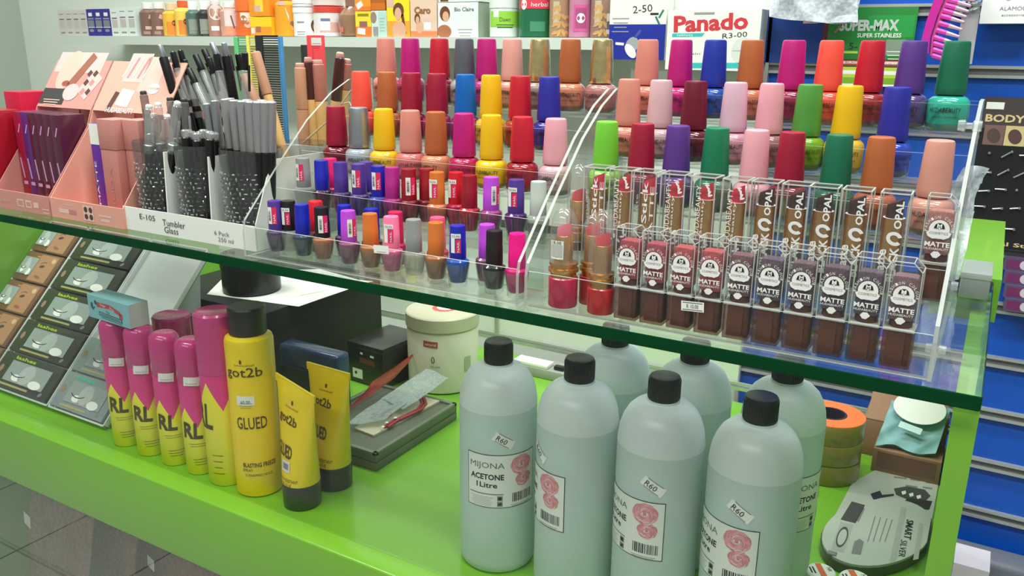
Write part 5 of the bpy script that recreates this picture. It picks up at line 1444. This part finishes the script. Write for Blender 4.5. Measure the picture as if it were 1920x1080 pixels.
def dec_ye(r_, h): return D().rect(0, h * .3, r_ * 1.4, h * .5, C_('orange_fade', 232, 140, 60)).ell(r_ * .2, h * .5, r_ * .3, 8, C_('hair_brown', 110, 66, 40), 1).rect(r_ * .5, h * .18, r_ * .6, 10, PRINT, 1)
bottle_(299, 323, -4, (240, 186, 62), (226, 200, 160), 12, 'yellow orange bottle with pale cap on the shelf', dec_ye)
bottle_(323, 345, -8, (246, 206, 90), (226, 96, 50), 6, 'yellow bottle with orange cap left of the grey bottles', dec_ye)
def dec_gr(r_, h): return D().rect(0, h * .36, r_ * 1.5, h * .56, C_('label_grey', 146, 150, 138)).lines(0, h * .2, r_ * 1.1, 6, 6, C_('print_dark', 96, 92, 92), 1, 1)
bottle_(344, 364, -6, (84, 110, 100), (240, 240, 240), 12, 'grey green labelled bottle with white cap on the shelf', dec_gr)
bottle_(364, 386, -6, (52, 50, 46), (240, 240, 240), 12, 'black labelled bottle with white cap on the shelf', dec_gr)
def dec_pk(r_, h): return D().ell(0, h * .75, r_ * .9, h * .25, C_('pale_rose', 232, 212, 210)).rect(-r_ * .2, h * .25, r_, 12, PRINT, 1).ell(r_ * .1, h * .6, 4, 4, C_('taupe', 170, 140, 128), 1)
bottle_(385, 406, -6, (172, 128, 110), (226, 214, 212), 2, 'rose brown bottle with pale oval label on the shelf', dec_pk)
def dec_leg(r_, h): return D().rect(0, h * .5, r_ * 1.3, h * .8, C_('pale_rose', 232, 212, 210)).rect(0, h * .2, r_ * 1.4, h * .3, C_('coral_fade', 232, 150, 120), 1).rect(r_ * .1, h * .5, 4, 34, C_('taupe', 120, 84, 76), 2, 12)
bottle_(406, 434, -4, (214, 160, 140), (240, 234, 230), 9, 'pale pink bottle with dark figure print on the shelf', dec_leg)
def dec_or(r_, h): return D().rect(0, h * .78, r_ * 1.5, h * .3, C_('cream_print', 248, 226, 208)).ell(0, h * .55, r_ * .5, 12, C_('rose_print', 236, 190, 176), 1, 30).ell(-r_ * .5, h * .66, 9, 11, C_('face_brown', 176, 110, 80), 1)
bottle_(433, 470, -6, (236, 106, 42), (240, 116, 50), 17, 'orange jar with cream label and orange lid on the shelf', dec_or, 'cosmetic_jar', 'jar', False)
def dec_y2(w, h): return D().rect(w / 2, h * .25, w, h * .5, C_('orange_fade2', 246, 150, 40)).rect(w * .38, h * .36, w * .24, h * .3, C_('face_brown', 176, 110, 80), 1).rect(w * .12, h * .3, w * .16, h * .3, PRINT, 1)
sbox(470, 510, 30, (250, 208, 40), 'short yellow and orange box on the shelf, under another', dec_y2)
sbox(470, 508, -6, (240, 150, 40), 'orange and yellow box lying on the short yellow box', lambda w, h: D().rect(w * .5, h * .6, w * .4, h * .7, C_('sun_yellow', 250, 214, 60)).rect(w * .42, h * .45, w * .3, h * .34, PSQ, 1), yb=28.5)
def dec_leaf(r_, h): return D().poly([(-r_ * .2, h * .78), (r_ * .5, h * .76), (r_ * .95, h * .5), (r_ * .8, h * .08), (r_ * .3, h * .2), (0, h * .5)], PRINT).ell(r_ * .35, h * .36, 7, 6, C_('print_brown', 150, 110, 90), 1).rect(-r_ * .5, h * .9, r_ * .6, 10, PSQ, 1)
bottle_(507, 542, -8, (240, 160, 40), (240, 170, 50), -4, 'orange bottle with white leaf shaped label on the shelf', dec_leaf)
def dec_lady(r_, h): return D().rect(-r_ * .5, h * .6, r_ * .6, 4, G1).lines(-r_ * .5, h * .2, r_ * .7, 4, 6, G1, 0, 2).ell(r_ * .62, h * .45, 10, 15, C_('hair_brown', 110, 66, 40), 1).ell(r_ * .64, h * .42, 6, 9, C_('skin', 220, 170, 140), 2)
bottle_(541, 577, 12, (236, 238, 236), (240, 242, 240), 22, 'white jar with small portrait and white lid on the shelf', dec_lady, 'cosmetic_jar', 'jar', False)
bottle_(541, 576, -10, (226, 228, 226), (240, 242, 240), 4, 'white jar stacked on the white portrait jar', None, 'cosmetic_jar', 'jar', False, yb=11)
def dec_red(r_, h): return D().rect(-r_ * .3, h * .66, r_ * .6, 10, C_('slate_print', 110, 120, 150)).rect(-r_ * .3, h * .44, r_ * .6, 22, PRINT, 1).rect(r_ * .1, h * .42, r_ * 1.0, 20, C_('rose_print2', 226, 170, 160)).rect(0, h * .22, r_ * 1.4, 3, C_('rose_print2', 226, 170, 160))
bottle_(576, 622, 11, (232, 224, 222), (214, 70, 58), 22, 'white and pink jar with red lid on the shelf', dec_red, 'cosmetic_jar', 'jar', False)
bottle_(576, 621, -10, (226, 206, 202), (222, 160, 150), -4, 'pale pink jar stacked on the red lidded jar', None, 'cosmetic_jar', 'jar', False, yb=10)
a, b = sx(622), sx(666); r_ = (b - a) / 2
t = thing('perfume_bottle', 'round brown glass bottle with square stopper on the shelf', 'bottle', ((a + b) / 2, YI + r_, zs1 + .3))
hz_ = sz(12) - zs1
AMB = mat('amber_glass', (150, 112, 88), .15, coat=.6, var=.15)
MB().lathe([(r_ * .7, 0), (r_ * .86, 3), (r_, hz_ * .5), (r_ * .95, hz_ * .72), (r_ * .6, hz_ * .92), (r_ * .5, hz_), (0, hz_)], AMB, 28).decal(D().rect(-r_ * .5, hz_ * .24, 12, 13, C_('coral_sticker', 222, 106, 90)), cyl(r_ * .93, .35, .8)).build('body', t)
MB().lathe([(r_ * .62, hz_), (r_ * .66, hz_ + 22), (0, hz_ + 22)], mat('brown_stopper', (140, 108, 90), .3, coat=.3), 4).build('stopper', t)
sbox(667, 697, 22, (246, 214, 60), 'small yellow box with orange base right of the brown bottle', lambda w, h: D().rect(w / 2, h * .2, w, h * .4, C_('orange_base', 240, 120, 50)).rect(w / 2, h * .86, w * .7, 6, C_('olive', 150, 130, 30), 1).rect(w / 2, h * .5, w * .5, h * .22, C_('plum', 150, 100, 100), 1).rect(w * .36, h * .22, w * .5, h * .24, PRINT, 2, -6))
sbox(667, 697, -6, (244, 150, 44), 'orange box lying on the small yellow box', lambda w, h: D().rect(w * .3, h * .4, w * .4, h * .4, PRINT, 1, 30).rect(w / 2, h * .15, w, h * .3, C_('orange_base', 240, 120, 50)), yb=21)
sbox(697, 726, 21, (206, 222, 214), 'pale mint box with mirror print on the shelf', lambda w, h: D().ell(w * .14, h * .74, w * .2, h * .22, C_('taupe2', 150, 130, 110)).rect(w * .72, h * .5, w * .5, h * .9, C_('mint', 178, 212, 202)).lines(w * .7, h * .7, w * .34, 5, 7, G1, 1, 1).rect(w * .26, h * .2, w * .34, 22, C_('print_grey', 150, 148, 144), 1))
sbox(697, 724, -6, (176, 96, 30), 'brown orange box lying on the pale mint box', lambda w, h: D().rect(w / 2, h * .25, w, h * .5, C_('burnt', 206, 110, 30)), yb=20)
def dec_l(w, h): return D().rect(w / 2, h * .2, w, h * .4, C_('orange_low', 244, 160, 60)).rect(w * .17, h * .84, w * .3, 16, PSQ, 1).ell(w * .52, h * .66, w * .24, h * .2, C_('hair_brown', 110, 66, 40), 1).rect(w * .74, h * .32, w * .12, h * .5, C_('hair_brown', 110, 66, 40), 1, 10).ell(w * .5, h * .58, w * .15, h * .16, C_('skin', 220, 170, 140), 2).ell(w * .54, h * .16, w * .3, h * .24, C_('skin', 220, 170, 140), 2)
sbox(726, 769, -3, (246, 216, 40), 'tall yellow orange box with long haired portrait on the shelf', dec_l)
def dec_c(w, h): return D().text('Caro', w * .46, h * .72, w * .62, h * .2, C_('looped_brown', 150, 104, 60), 2, 0, .05).ell(w * .26, h * .5, w * .11, h * .14, C_('hair_brown', 110, 66, 40), 1).ell(w * .27, h * .46, w * .07, h * .1, C_('skin', 220, 170, 140), 2).ell(w * .34, h * .28, w * .14, h * .18, C_('skin', 220, 170, 140), 1).rect(w * .64, h * .3, w * .26, h * .2, PRINT, 1).rect(w / 2, h * .08, w, h * .16, C_('coral_low', 240, 136, 90)).text('White', w * .66, h * .48, w * .34, h * .1, C_('pale_rose', 232, 212, 210), 2)
sbox(770, 820, 3, (228, 196, 174), 'peach box with looped brown lettering right of the portrait box', dec_c)
def dec_b(w, h): return D().text('Bio Claire', w * .66, h * .8, w * .48, h * .12, C_('slate_green', 90, 110, 110), 1, 0, .02).lines(w * .68, h * .22, w * .36, 6, h * .09, G1, 1, 1.6).ell(w * .18, h * .68, w * .13, h * .22, C_('hair_brown', 110, 66, 40), 1).ell(w * .2, h * .6, w * .08, h * .15, C_('skin', 220, 170, 140), 2).ell(w * .16, h * .16, w * .18, h * .2, C_('face_brown', 176, 110, 80), 1)
sbox(821, 897, 9, (226, 236, 230), 'wide white box with slate lettering and portrait on the shelf', dec_b, depth=110, side=C_('sage_side', 150, 166, 146))
sbox(823, 899, -10, (222, 232, 226), 'white box lying on the white portrait box', lambda w, h: D().rect(w * .14, h * .4, w * .2, h * .7, C_('hair_brown', 110, 66, 40)), yb=8, depth=100)
def dec_g(r_, h): return D().rect(0, h * .62, r_ * 2.4, h * .52, C_('lime_label', 150, 206, 70)).text('Dawn', 0, h * .6, r_ * .7, 9, INK, 1).lines(0, h * .42, r_ * 1.2, 2, 5, C_('dark_green_print', 60, 100, 40), 1, 2).rect(-r_ * .62, h * .78, r_ * .4, 12, PRINT, 1)
bottle_(907, 957, 0, (222, 230, 222), (228, 234, 228), 19, 'white tub with lime green label and white lid on the shelf', dec_g, 'cosmetic_jar', 'jar', False)
def dec_i(r_, h): return D().rect(0, h * .66, r_ * 2.6, h * .17, C_('rose_red', 224, 60, 84)).text('herbal', r_ * .1, h * .66, r_ * .9, 9, PRINT, 1).ell(-r_ * .8, h * .66, 8, 11, PRINT, 1).text('INGRAMS', r_ * .15, h * .9, r_ * 1.2, 10, PRINT, 1, 0, .03).rect(0, h * .22, r_ * .8, h * .2, C_('mid_green', 70, 140, 104))
bottle_(959, 1022, -22, (30, 104, 70), (34, 96, 66), -14, 'dark green jar with white lettering and red band on the shelf', dec_i, 'cosmetic_jar', 'jar', False)
def dec_n(r_, h):
    d = D().rect(-r_ * .4, h * .6, r_ * .6, h * .6, C_('nut_label', 198, 180, 150))
    for i in range(14): d.ell(-r_ * .5 + (i % 4) * r_ * .4, h * .12 + (i // 4) * h * .2, 8, 3.6, C_('nut', 206, 158, 100), 1, 20 + i * 47)
    return d
bottle_(1022, 1059, -6, (170, 136, 106), (226, 222, 218), 4, 'clear jar of brown nuts with white lid on the shelf', dec_n, 'snack_jar', 'jar', False)
bottle_(1058, 1099, -6, (196, 130, 160), (226, 222, 218), 4, 'pink packed jar with round white emblem and white lid', lambda r_, h: D().rect(0, h * .48, r_ * 1.3, h * .66, C_('hot_rose', 214, 92, 150)).rect(0, h * .48, r_ * .95, h * .5, C_('plum_rose', 176, 76, 124), 1).ell(0, h * .48, 9, 10, PRINT, 2), 'snack_jar', 'jar', False)
bottle_(1099, 1139, -6, (152, 116, 104), (226, 222, 218), 4, 'brown jar with barcode and white lid at the right end of the shelf', lambda r_, h: dec_n(r_, h).rect(r_ * .6, h * .34, r_ * .4, h * .5, C_('pale_rose', 232, 212, 210), 2).bars(r_ * .6, h * .3, 8, 16, INK, 3), 'snack_jar', 'jar', False)

# ------------------------------------------------------------------ packs on the pillar and the slat wall
YP = 1600.0
def pack(px0, px1, py0, py1, y, m, label, cat, name, depth, dec=None, mx=None, rz=0.0, back=None):
    pm = (py0 + py1) / 2
    a, b = P(px0, pm, y=y), P(px1, pm, y=y)
    zb = (P(px0, py1, y=y).z + P(px1, py1, y=y).z) / 2
    b.z = (P(px0, py0, y=y).z + P(px1, py0, y=y).z) / 2
    t = thing(name, label, cat, ((a.x + b.x) / 2, y, zb), (0, 0, rz))
    w, h = b.x - a.x, b.z - zb
    k = MB().box(-w / 2, 0, 0, w / 2, depth, h, m, mx=mx)
    if dec: k.decal(dec(w, h), plane((-w / 2, 0, 0), (1, 0, 0), (0, 0, 1)))
    k.build('card' if depth < 8 else 'carton', t, 0)
    return t
PW = mat('warm_white_carton', (232, 236, 224), .5, var=.02); PB_ = mat('deep_blue_print', (28, 44, 150), .45)
def dec_t(w, h):
    d = D().rect(w / 2, h * .245, w, h * .49, PB_).text('2-50', w * .58, h * .7, w * .34, h * .1, INK, 1, 5).lines(w * .2, h * .57, w * .3, 4, h * .06, G1, 1, 2).text('STOP HEADACHE', w * .5, h * .97, w * .6, 4, INK, 1)
    tg = C_('recycle_green', 40, 120, 100)
    for i in range(3):
        an = math.radians(90 + 120 * i)
        d.rect(w * .85 + 8 * math.cos(an + PI / 3), h * .6 + 8 * math.sin(an + PI / 3), 17, 4, tg if i else INK, 1, 60 + 120 * i + 90 - 30 + 60)
    d.ell(w * .42, h * .2, 13, 17, C_('dove_grey', 160, 164, 168), 2, -30).ell(w * .4, h * .12, 9, 16, PRINT, 3, 40).rect(w * .2, h * .22, 18, 5, PRINT, 2, -4).ell(w * .52, h * .36, 3, 10, C_('dove_blue', 70, 80, 160), 2, -40)
    return d
pack(1143, 1249, -25, 112, YP, PW, 'white and blue counter carton priced 2-50 on the pillar', 'carton', 'medicine_carton', 38, dec_t)
def dec_p(w, h):
    PR = C_('label_red', 206, 52, 62); PT = C_('label_teal', 56, 184, 182)
    d = D().text('Panado', w * .47, h * .79, w * .8, h * .28, PR, 1, 2.5, .035).poly([(w * .06, h * .55), (w * .06, h * .61), (w * .42, h * .62), (w * .39, h * .56)], PT, 1).text('tablets', w * .2, h * .585, w * .18, h * .035, PRINT, 2)
    d.text('R3-00', w * .74, h * .585, w * .26, h * .085, INK, 1, 5).rect(w * .45, h * .08, w * .8, h * .09, PT, 1, 1).ell(w * .84, h * .33, 22, 24, C_('tablet_white', 214, 218, 210), 1).rect(w * .84, h * .33, 40, 1, G1, 2).rect(w * .4, h * .94, w * .22, 4, G1, 1).text('pain grain', w * .42, h * .27, w * .36, 5, GREYINK, 1).text('24', w * .25, h * .08, w * .1, 6, PRINT, 2)
    return d
pack(1250, 1424, 18, 132, YP - 14, PW, 'white carton with big red lettering and handwritten price R3-00', 'carton', 'medicine_carton', 52, dec_p)
k = MB().box(PX0 - 100, YP - 16, P(1240, 128, y=YP).z - 14, PX1 - 2, 1639, P(1240, 128, y=YP).z - 8, WHITE)
YW = 1636.0
# green razor card
def dec_s(w, h):
    d = D().rect(w * .72, h * .64, w * .52, h * .42, C_('bright_green', 34, 150, 66)).rect(w * .14, h * .9, w * .3, h * .16, C_('dark_teal', 24, 92, 84), 1).text('SUPER-MAX', w * .47, h * .66, w * .68, h * .22, C_('silver_print', 196, 204, 196), 2, 0, .05).text('SUPER STAINLESS', w * .6, h * .47, w * .5, h * .085, PRINT, 2, 0, .02)
    d.rect(w * .12, h * .6, 3, 18, C_('rose_stripe', 190, 120, 120), 2, -35).text('5-', w * .32, h * .26, w * .1, h * .12, INK, 2).rect(w * .8, h * .24, w * .22, h * .3, C_('grey_green_print', 130, 150, 130), 1).lines(w * .8, h * .16, w * .18, 4, h * .07, PRINT, 2, 1.4).rect(w * .28, h * .14, w * .2, 4, C_('lime_print', 200, 220, 80), 2)
    return d
pack(1552, 1716, 14, 112, YW - 6, mat('razor_green', (40, 132, 58), .4, coat=.2), 'green card with silver lettering on the blue slat wall', 'blister card', 'razor_card', 5, dec_s)
pack(1535, 1722, 113, 122, YW - 6, mat('razor_red_strip', (206, 66, 52), .5), 'red and white strip below the green razor card', 'strip', 'razor_strip', 5, lambda w, h: D().rect(w / 2, h / 2, w, h * .5, PRINT).text('FINEST BLADES INSIDE THE PACK', w * .5, h * .5, w * .8, h * .36, C_('label_red', 206, 52, 62), 1))
pack(1548, 1720, 126, 162, YW - 6, mat('lime_pack', (186, 206, 70), .4, coat=.2), 'lime and white pack hanging below the red strip', 'pack', 'razor_pack', 8, lambda w, h: D().rect(w / 2, h * .72, w, h * .2, PRINT).rect(w * .3, h * .3, w * .3, h * .3, C_('mid_lime', 120, 170, 40), 1).rect(w * .7, h * .3, w * .3, h * .3, C_('mid_lime', 120, 170, 40), 1).rect(w / 2, h * .06, w, h * .1, PRINT, 1))
pack(1420, 1556, 18, 118, YW - 4, mat('navy_card', (28, 62, 140), .45), 'plain blue card hanging left of the green razor card', 'card', 'blue_card', 3, lambda w, h: D().rect(w * .72, h * .78, w * .2, h * .08, PSQ).rect(w * .95, h * .6, w * .1, h * .4, C_('maroon_corner', 110, 50, 60)))
# crumpled white bag
k = MB()
cloth(k, P(1436, 34, y=1560), P(1604, 38, y=1560) - P(1436, 34, y=1560), Vector((6, 22, 120)), 12, 7, clear('white_bag_film', (.8, .84, .86), .7, .3, .5, .06, (.62, .65, .70)), 11, 31, 1.2, 5)
cloth(k, P(1520, 40, y=1566), P(1606, 40, y=1566) - P(1520, 40, y=1566), Vector((0, 16, 46)), 6, 4, clear('white_bag_film'), 4, 33, 1.2, 3)
k.box(P(1520, 0, y=1580).x, 1580, P(1520, 0, y=1580).z + 40, P(1524, 0, y=1580).x, 1645, P(1520, 0, y=1580).z + 43, STEEL)
tag(k.build('white_plastic_bag', None, 1.0), 'crumpled white plastic bag hanging at the top in front of the slat wall', 'plastic bag')
# pink hair brush
yb3 = 1560.0
t = thing('hair_brush', 'magenta plastic brush with pink bristles hanging on the slat wall', 'brush', (0, 0, 0))
pa = [P(x, y, y=yb3) for x, y in ((1772, -30), (1752, 0), (1738, 40), (1727, 82), (1724, 100))]
pb = [P(x, y, y=yb3) for x, y in ((1790, -30), (1770, 0), (1758, 30), (1745, 70), (1742, 100))]
poly = [(a.x, a.z) for a in pa] + [(b.x, b.z) for b in reversed(pb)]
MB().prism(poly, 'y', yb3 - 10, yb3 + 12, mat('magenta_plastic', (196, 36, 150), .3, coat=.4)).build('handle', t, 0)
k = MB()
edge = [P(x, y, y=yb3) for x, y in ((1792, -30), (1772, 0), (1760, 30), (1747, 70), (1744, 104))]
k.tube([a + Vector((3, 0, 0)) for a in edge], 4, mat('pink_pad', (236, 110, 190), .4), 8)
k.build('pad', t)
TIP = mat('pale_bristle_tip', (216, 176, 200), .5)
for j in range(13):
    f_ = j / 12
    i = min(3, int(f_ * 4)); g_ = f_ * 4 - i
    s_ = edge[i].lerp(edge[i + 1], g_)
    kk = MB()
    for r2 in (-7, 0, 7):
        s2 = s_ + Vector((4, r2, 0)); e2 = s2 + Vector((34, r2 * .3, -10))
        kk.tube([s2, s2.lerp(e2, .45)], 4.2, mat('pink_bristle', (240, 70, 180), .4), 6, 3.6)
        kk.tube([s2.lerp(e2, .45), e2], 3.6, TIP, 6, 2)
    kk.build('bristles', t)
MB().tube([P(1762, -20, y=yb3) + Vector((0, 12, 0)), P(1762, -20, y=yb3) + Vector((0, 84, 0))], 2, STEEL).build('hook', t)
# grey card with black hooks
t = pack(1797, 1830, 20, 120, 1600, mat('grey_strip_card', (188, 184, 186), .6), 'grey strip card in clear wrap with black hooks right of the brush', 'card', 'strip_card', 4)
k = MB()
for px in (1812, 1820):
    a = P(px, 10, y=1598)
    k.tube([a + Vector((0, 0, 6)), a, a + Vector((-3, 0, -5)), a + Vector((-6, 0, -3))], 1.6, BLACK, 6)
o = k.build('hooks', None); o.parent = t; o.location = tuple(-c for c in t.location)
a = P(1800, 24, y=1597); b = P(1842, -6, y=1597)
k = MB(); cloth(k, a, Vector((b.x - a.x, 0, 0)), Vector((0, 0, b.z - a.z)), 6, 5, CLO, 2.5, 40)
k.tube([((a.x + b.x) / 2, 1600, b.z), ((a.x + b.x) / 2, 1646, b.z)], 2, STEEL)
o = k.build('wrap', None); o.parent = t; o.location = tuple(-c for c in t.location)
# white sign box at the top right
def dec_a(w, h): return D().rect(w * .5, h * .76, w * .7, h * .5, C_('rose_grey_pic', 216, 196, 200)).ell(w * .42, h * .75, 9, 22, C_('figure_rose', 196, 160, 170), 1).ell(w * .62, h * .75, 7, 20, C_('figure_rose', 196, 160, 170), 1).text('ALAMOURE', w * .58, h * .3, w * .56, h * .08, C_('mauve_ink', 130, 110, 120), 1).text('accessories', w * .55, h * .17, w * .4, h * .05, C_('mauve_ink', 130, 110, 120), 1)
t = pack(1843, 1960, -50, 44, 1590, mat('gloss_white_plastic', (238, 238, 238), .25, coat=.4), 'glossy white pack with pink picture at the top right corner', 'pack', 'accessory_pack', 44, dec_a)
# body piercing card
def dec_bp(w, h):
    tan = C_('card_cream', 214, 190, 140)
    d = D().rect(w / 2, h * .9, w, h * .2, C_('card_brown_grey', 66, 58, 60)).text('BODY PIERCING', w * .5, h * .865, w * .94, h * .05, tan, 1, 0, .03).rect(w * .1, h * .945, w * .16, h * .045, PAPER, 1)
    for i, c in enumerate(((120, 90, 86), (206, 184, 132), (150, 120, 116), (120, 90, 90), (190, 160, 120))): d.rect(w * (.13 + i * .19), h * .755, w * .185, h * .13, C_('photo_tile_%d' % i, *c), 1).ell(w * (.13 + i * .19), h * .75, w * .06, h * .05, C_('photo_dark', 84, 62, 60), 2, 20)
    return d.text('Surgical Steel', w * .38, h * .03, w * .7, h * .035, tan, 1, 0, .02)
xm = P(2000, 300, y=YW - 4).x
t = pack(1824, 2040, 184, 472, YW - 6, mat('black_card_stock', (24, 22, 26), .45), 'black card lettered Body Piercing with rows of steel jewellery on the slat wall', 'jewellery card', 'piercing_card', 4, dec_bp)
h = t.children[0].dimensions.z * 1000; w = t.children[0].dimensions.x * 1000
r = random.Random(11)
for i in range(5):
    for j in range(6):
        x = -w / 2 + w * (.12 + j * .155) + r.uniform(-3, 3); z = h * (.63 - i * .12) + r.uniform(-3, 3)
        k = MB(); dx = r.choice((8, 7, 3, 0)); dz_ = r.choice((0, 1, 5))
        k.tube([(x - dx, -3, z - dz_), (x + dx, -3, z + dz_ + .5)], 1.3, SILVER, 6)
        k.lathe([(0, -2.6), (2.2, -1.4), (2.6, 0), (2.2, 1.4), (0, 2.6)], SILVER, 8, T=Matrix.Translation((x + dx, -3, z + dz_)))
        k.build('piercing_stud', t)
# small packs hanging lower right
for i in range(4):
    py = 486 + i * 26
    def dec_k(w, h): return D().rect(w * .24, h * .5, w * .34, h * .7, C_('plum_print', 110, 40, 90)).ell(w * .5, h * .5, 7, 8, C_('lilac_dot', 206, 190, 206), 1).rect(w * .84, h * .5, w * .3, h * .5, C_('lemon', 220, 206, 60), 1).rect(w * .84, h * .5, w * .24, h * .16, INK, 2)
    pack(1881, 1962, py, py + 24, 1596 + 8 * (3 - i), mat('purple_grey_pack', (86, 72, 104), .35, coat=.3), 'small purple pack with yellow print, %s from top beside the counter' % ORD[i], 'pack', 'small_pack', 44 - 8 * (3 - i), dec_k)
# on and beside the right end of the counter
k = MB()
BAGF = clear('clear_crumpled_film', (.88, .91, .93), .5, .2, .5, .06, (.72, .76, .80))
cloth(k, Vector((-46, 940, ZG + 4)), Vector((30, 22, 2)), Vector((2, 40, 66)), 5, 7, BAGF, 4, 51, 1.2, 4)
cloth(k, Vector((-40, 982, ZG + 64)), Vector((24, 16, 0)), Vector((10, 12, 52)), 4, 5, BAGF, 4, 52, 1.2, 4)
tag(k.build('clear_plastic_bag', None, 1.0), 'crumpled clear plastic bag on the glass beside the right acrylic stand', 'plastic bag')
t = thing('white_parcel', 'small translucent white box on the glass behind the right acrylic stand', 'box', (-14, 900, ZG + .5))
MB().rbox(0, 0, 0, 26, 60, 20, milky('milky_box', (206, 212, 206), .3), 2).build('body', t)
MB().rbox(-.6, -.6, 20.2, 26.6, 60.6, 26, milky('milky_lid', (214, 220, 214), .3), 1).build('lid', t)
a = P(1795, 1062, y=1500); 
t = thing('white_carton', 'pale lavender carton by the slat wall at the bottom right', 'carton', (P(1786, 1070, y=1480).x, 1480, 0))
zc_ = P(1800, 1058, y=1480).z
MB().rbox(0, 0, 0, 54, 70, zc_, mat('lavender_white_card', (206, 198, 206), .6), 1).build('body', t)
MB().box(-.5, -.5, zc_ - 30, 54.5, 70.5, zc_ + .6, mat('lavender_lid_card', (214, 206, 212), .6)).build('lid', t, 0)
t = thing('grey_fabric_roll', 'grey wrapped bale behind the pale lavender carton', 'bale', (P(1790, 1045, y=1560).x - 40, 1640, 0))
MB().rbox(0, -74, 0, 210, -12, P(1830, 1046, y=1566).z, mat('grey_wrap', (104, 108, 120), .6), 12, 3).build('body', t)
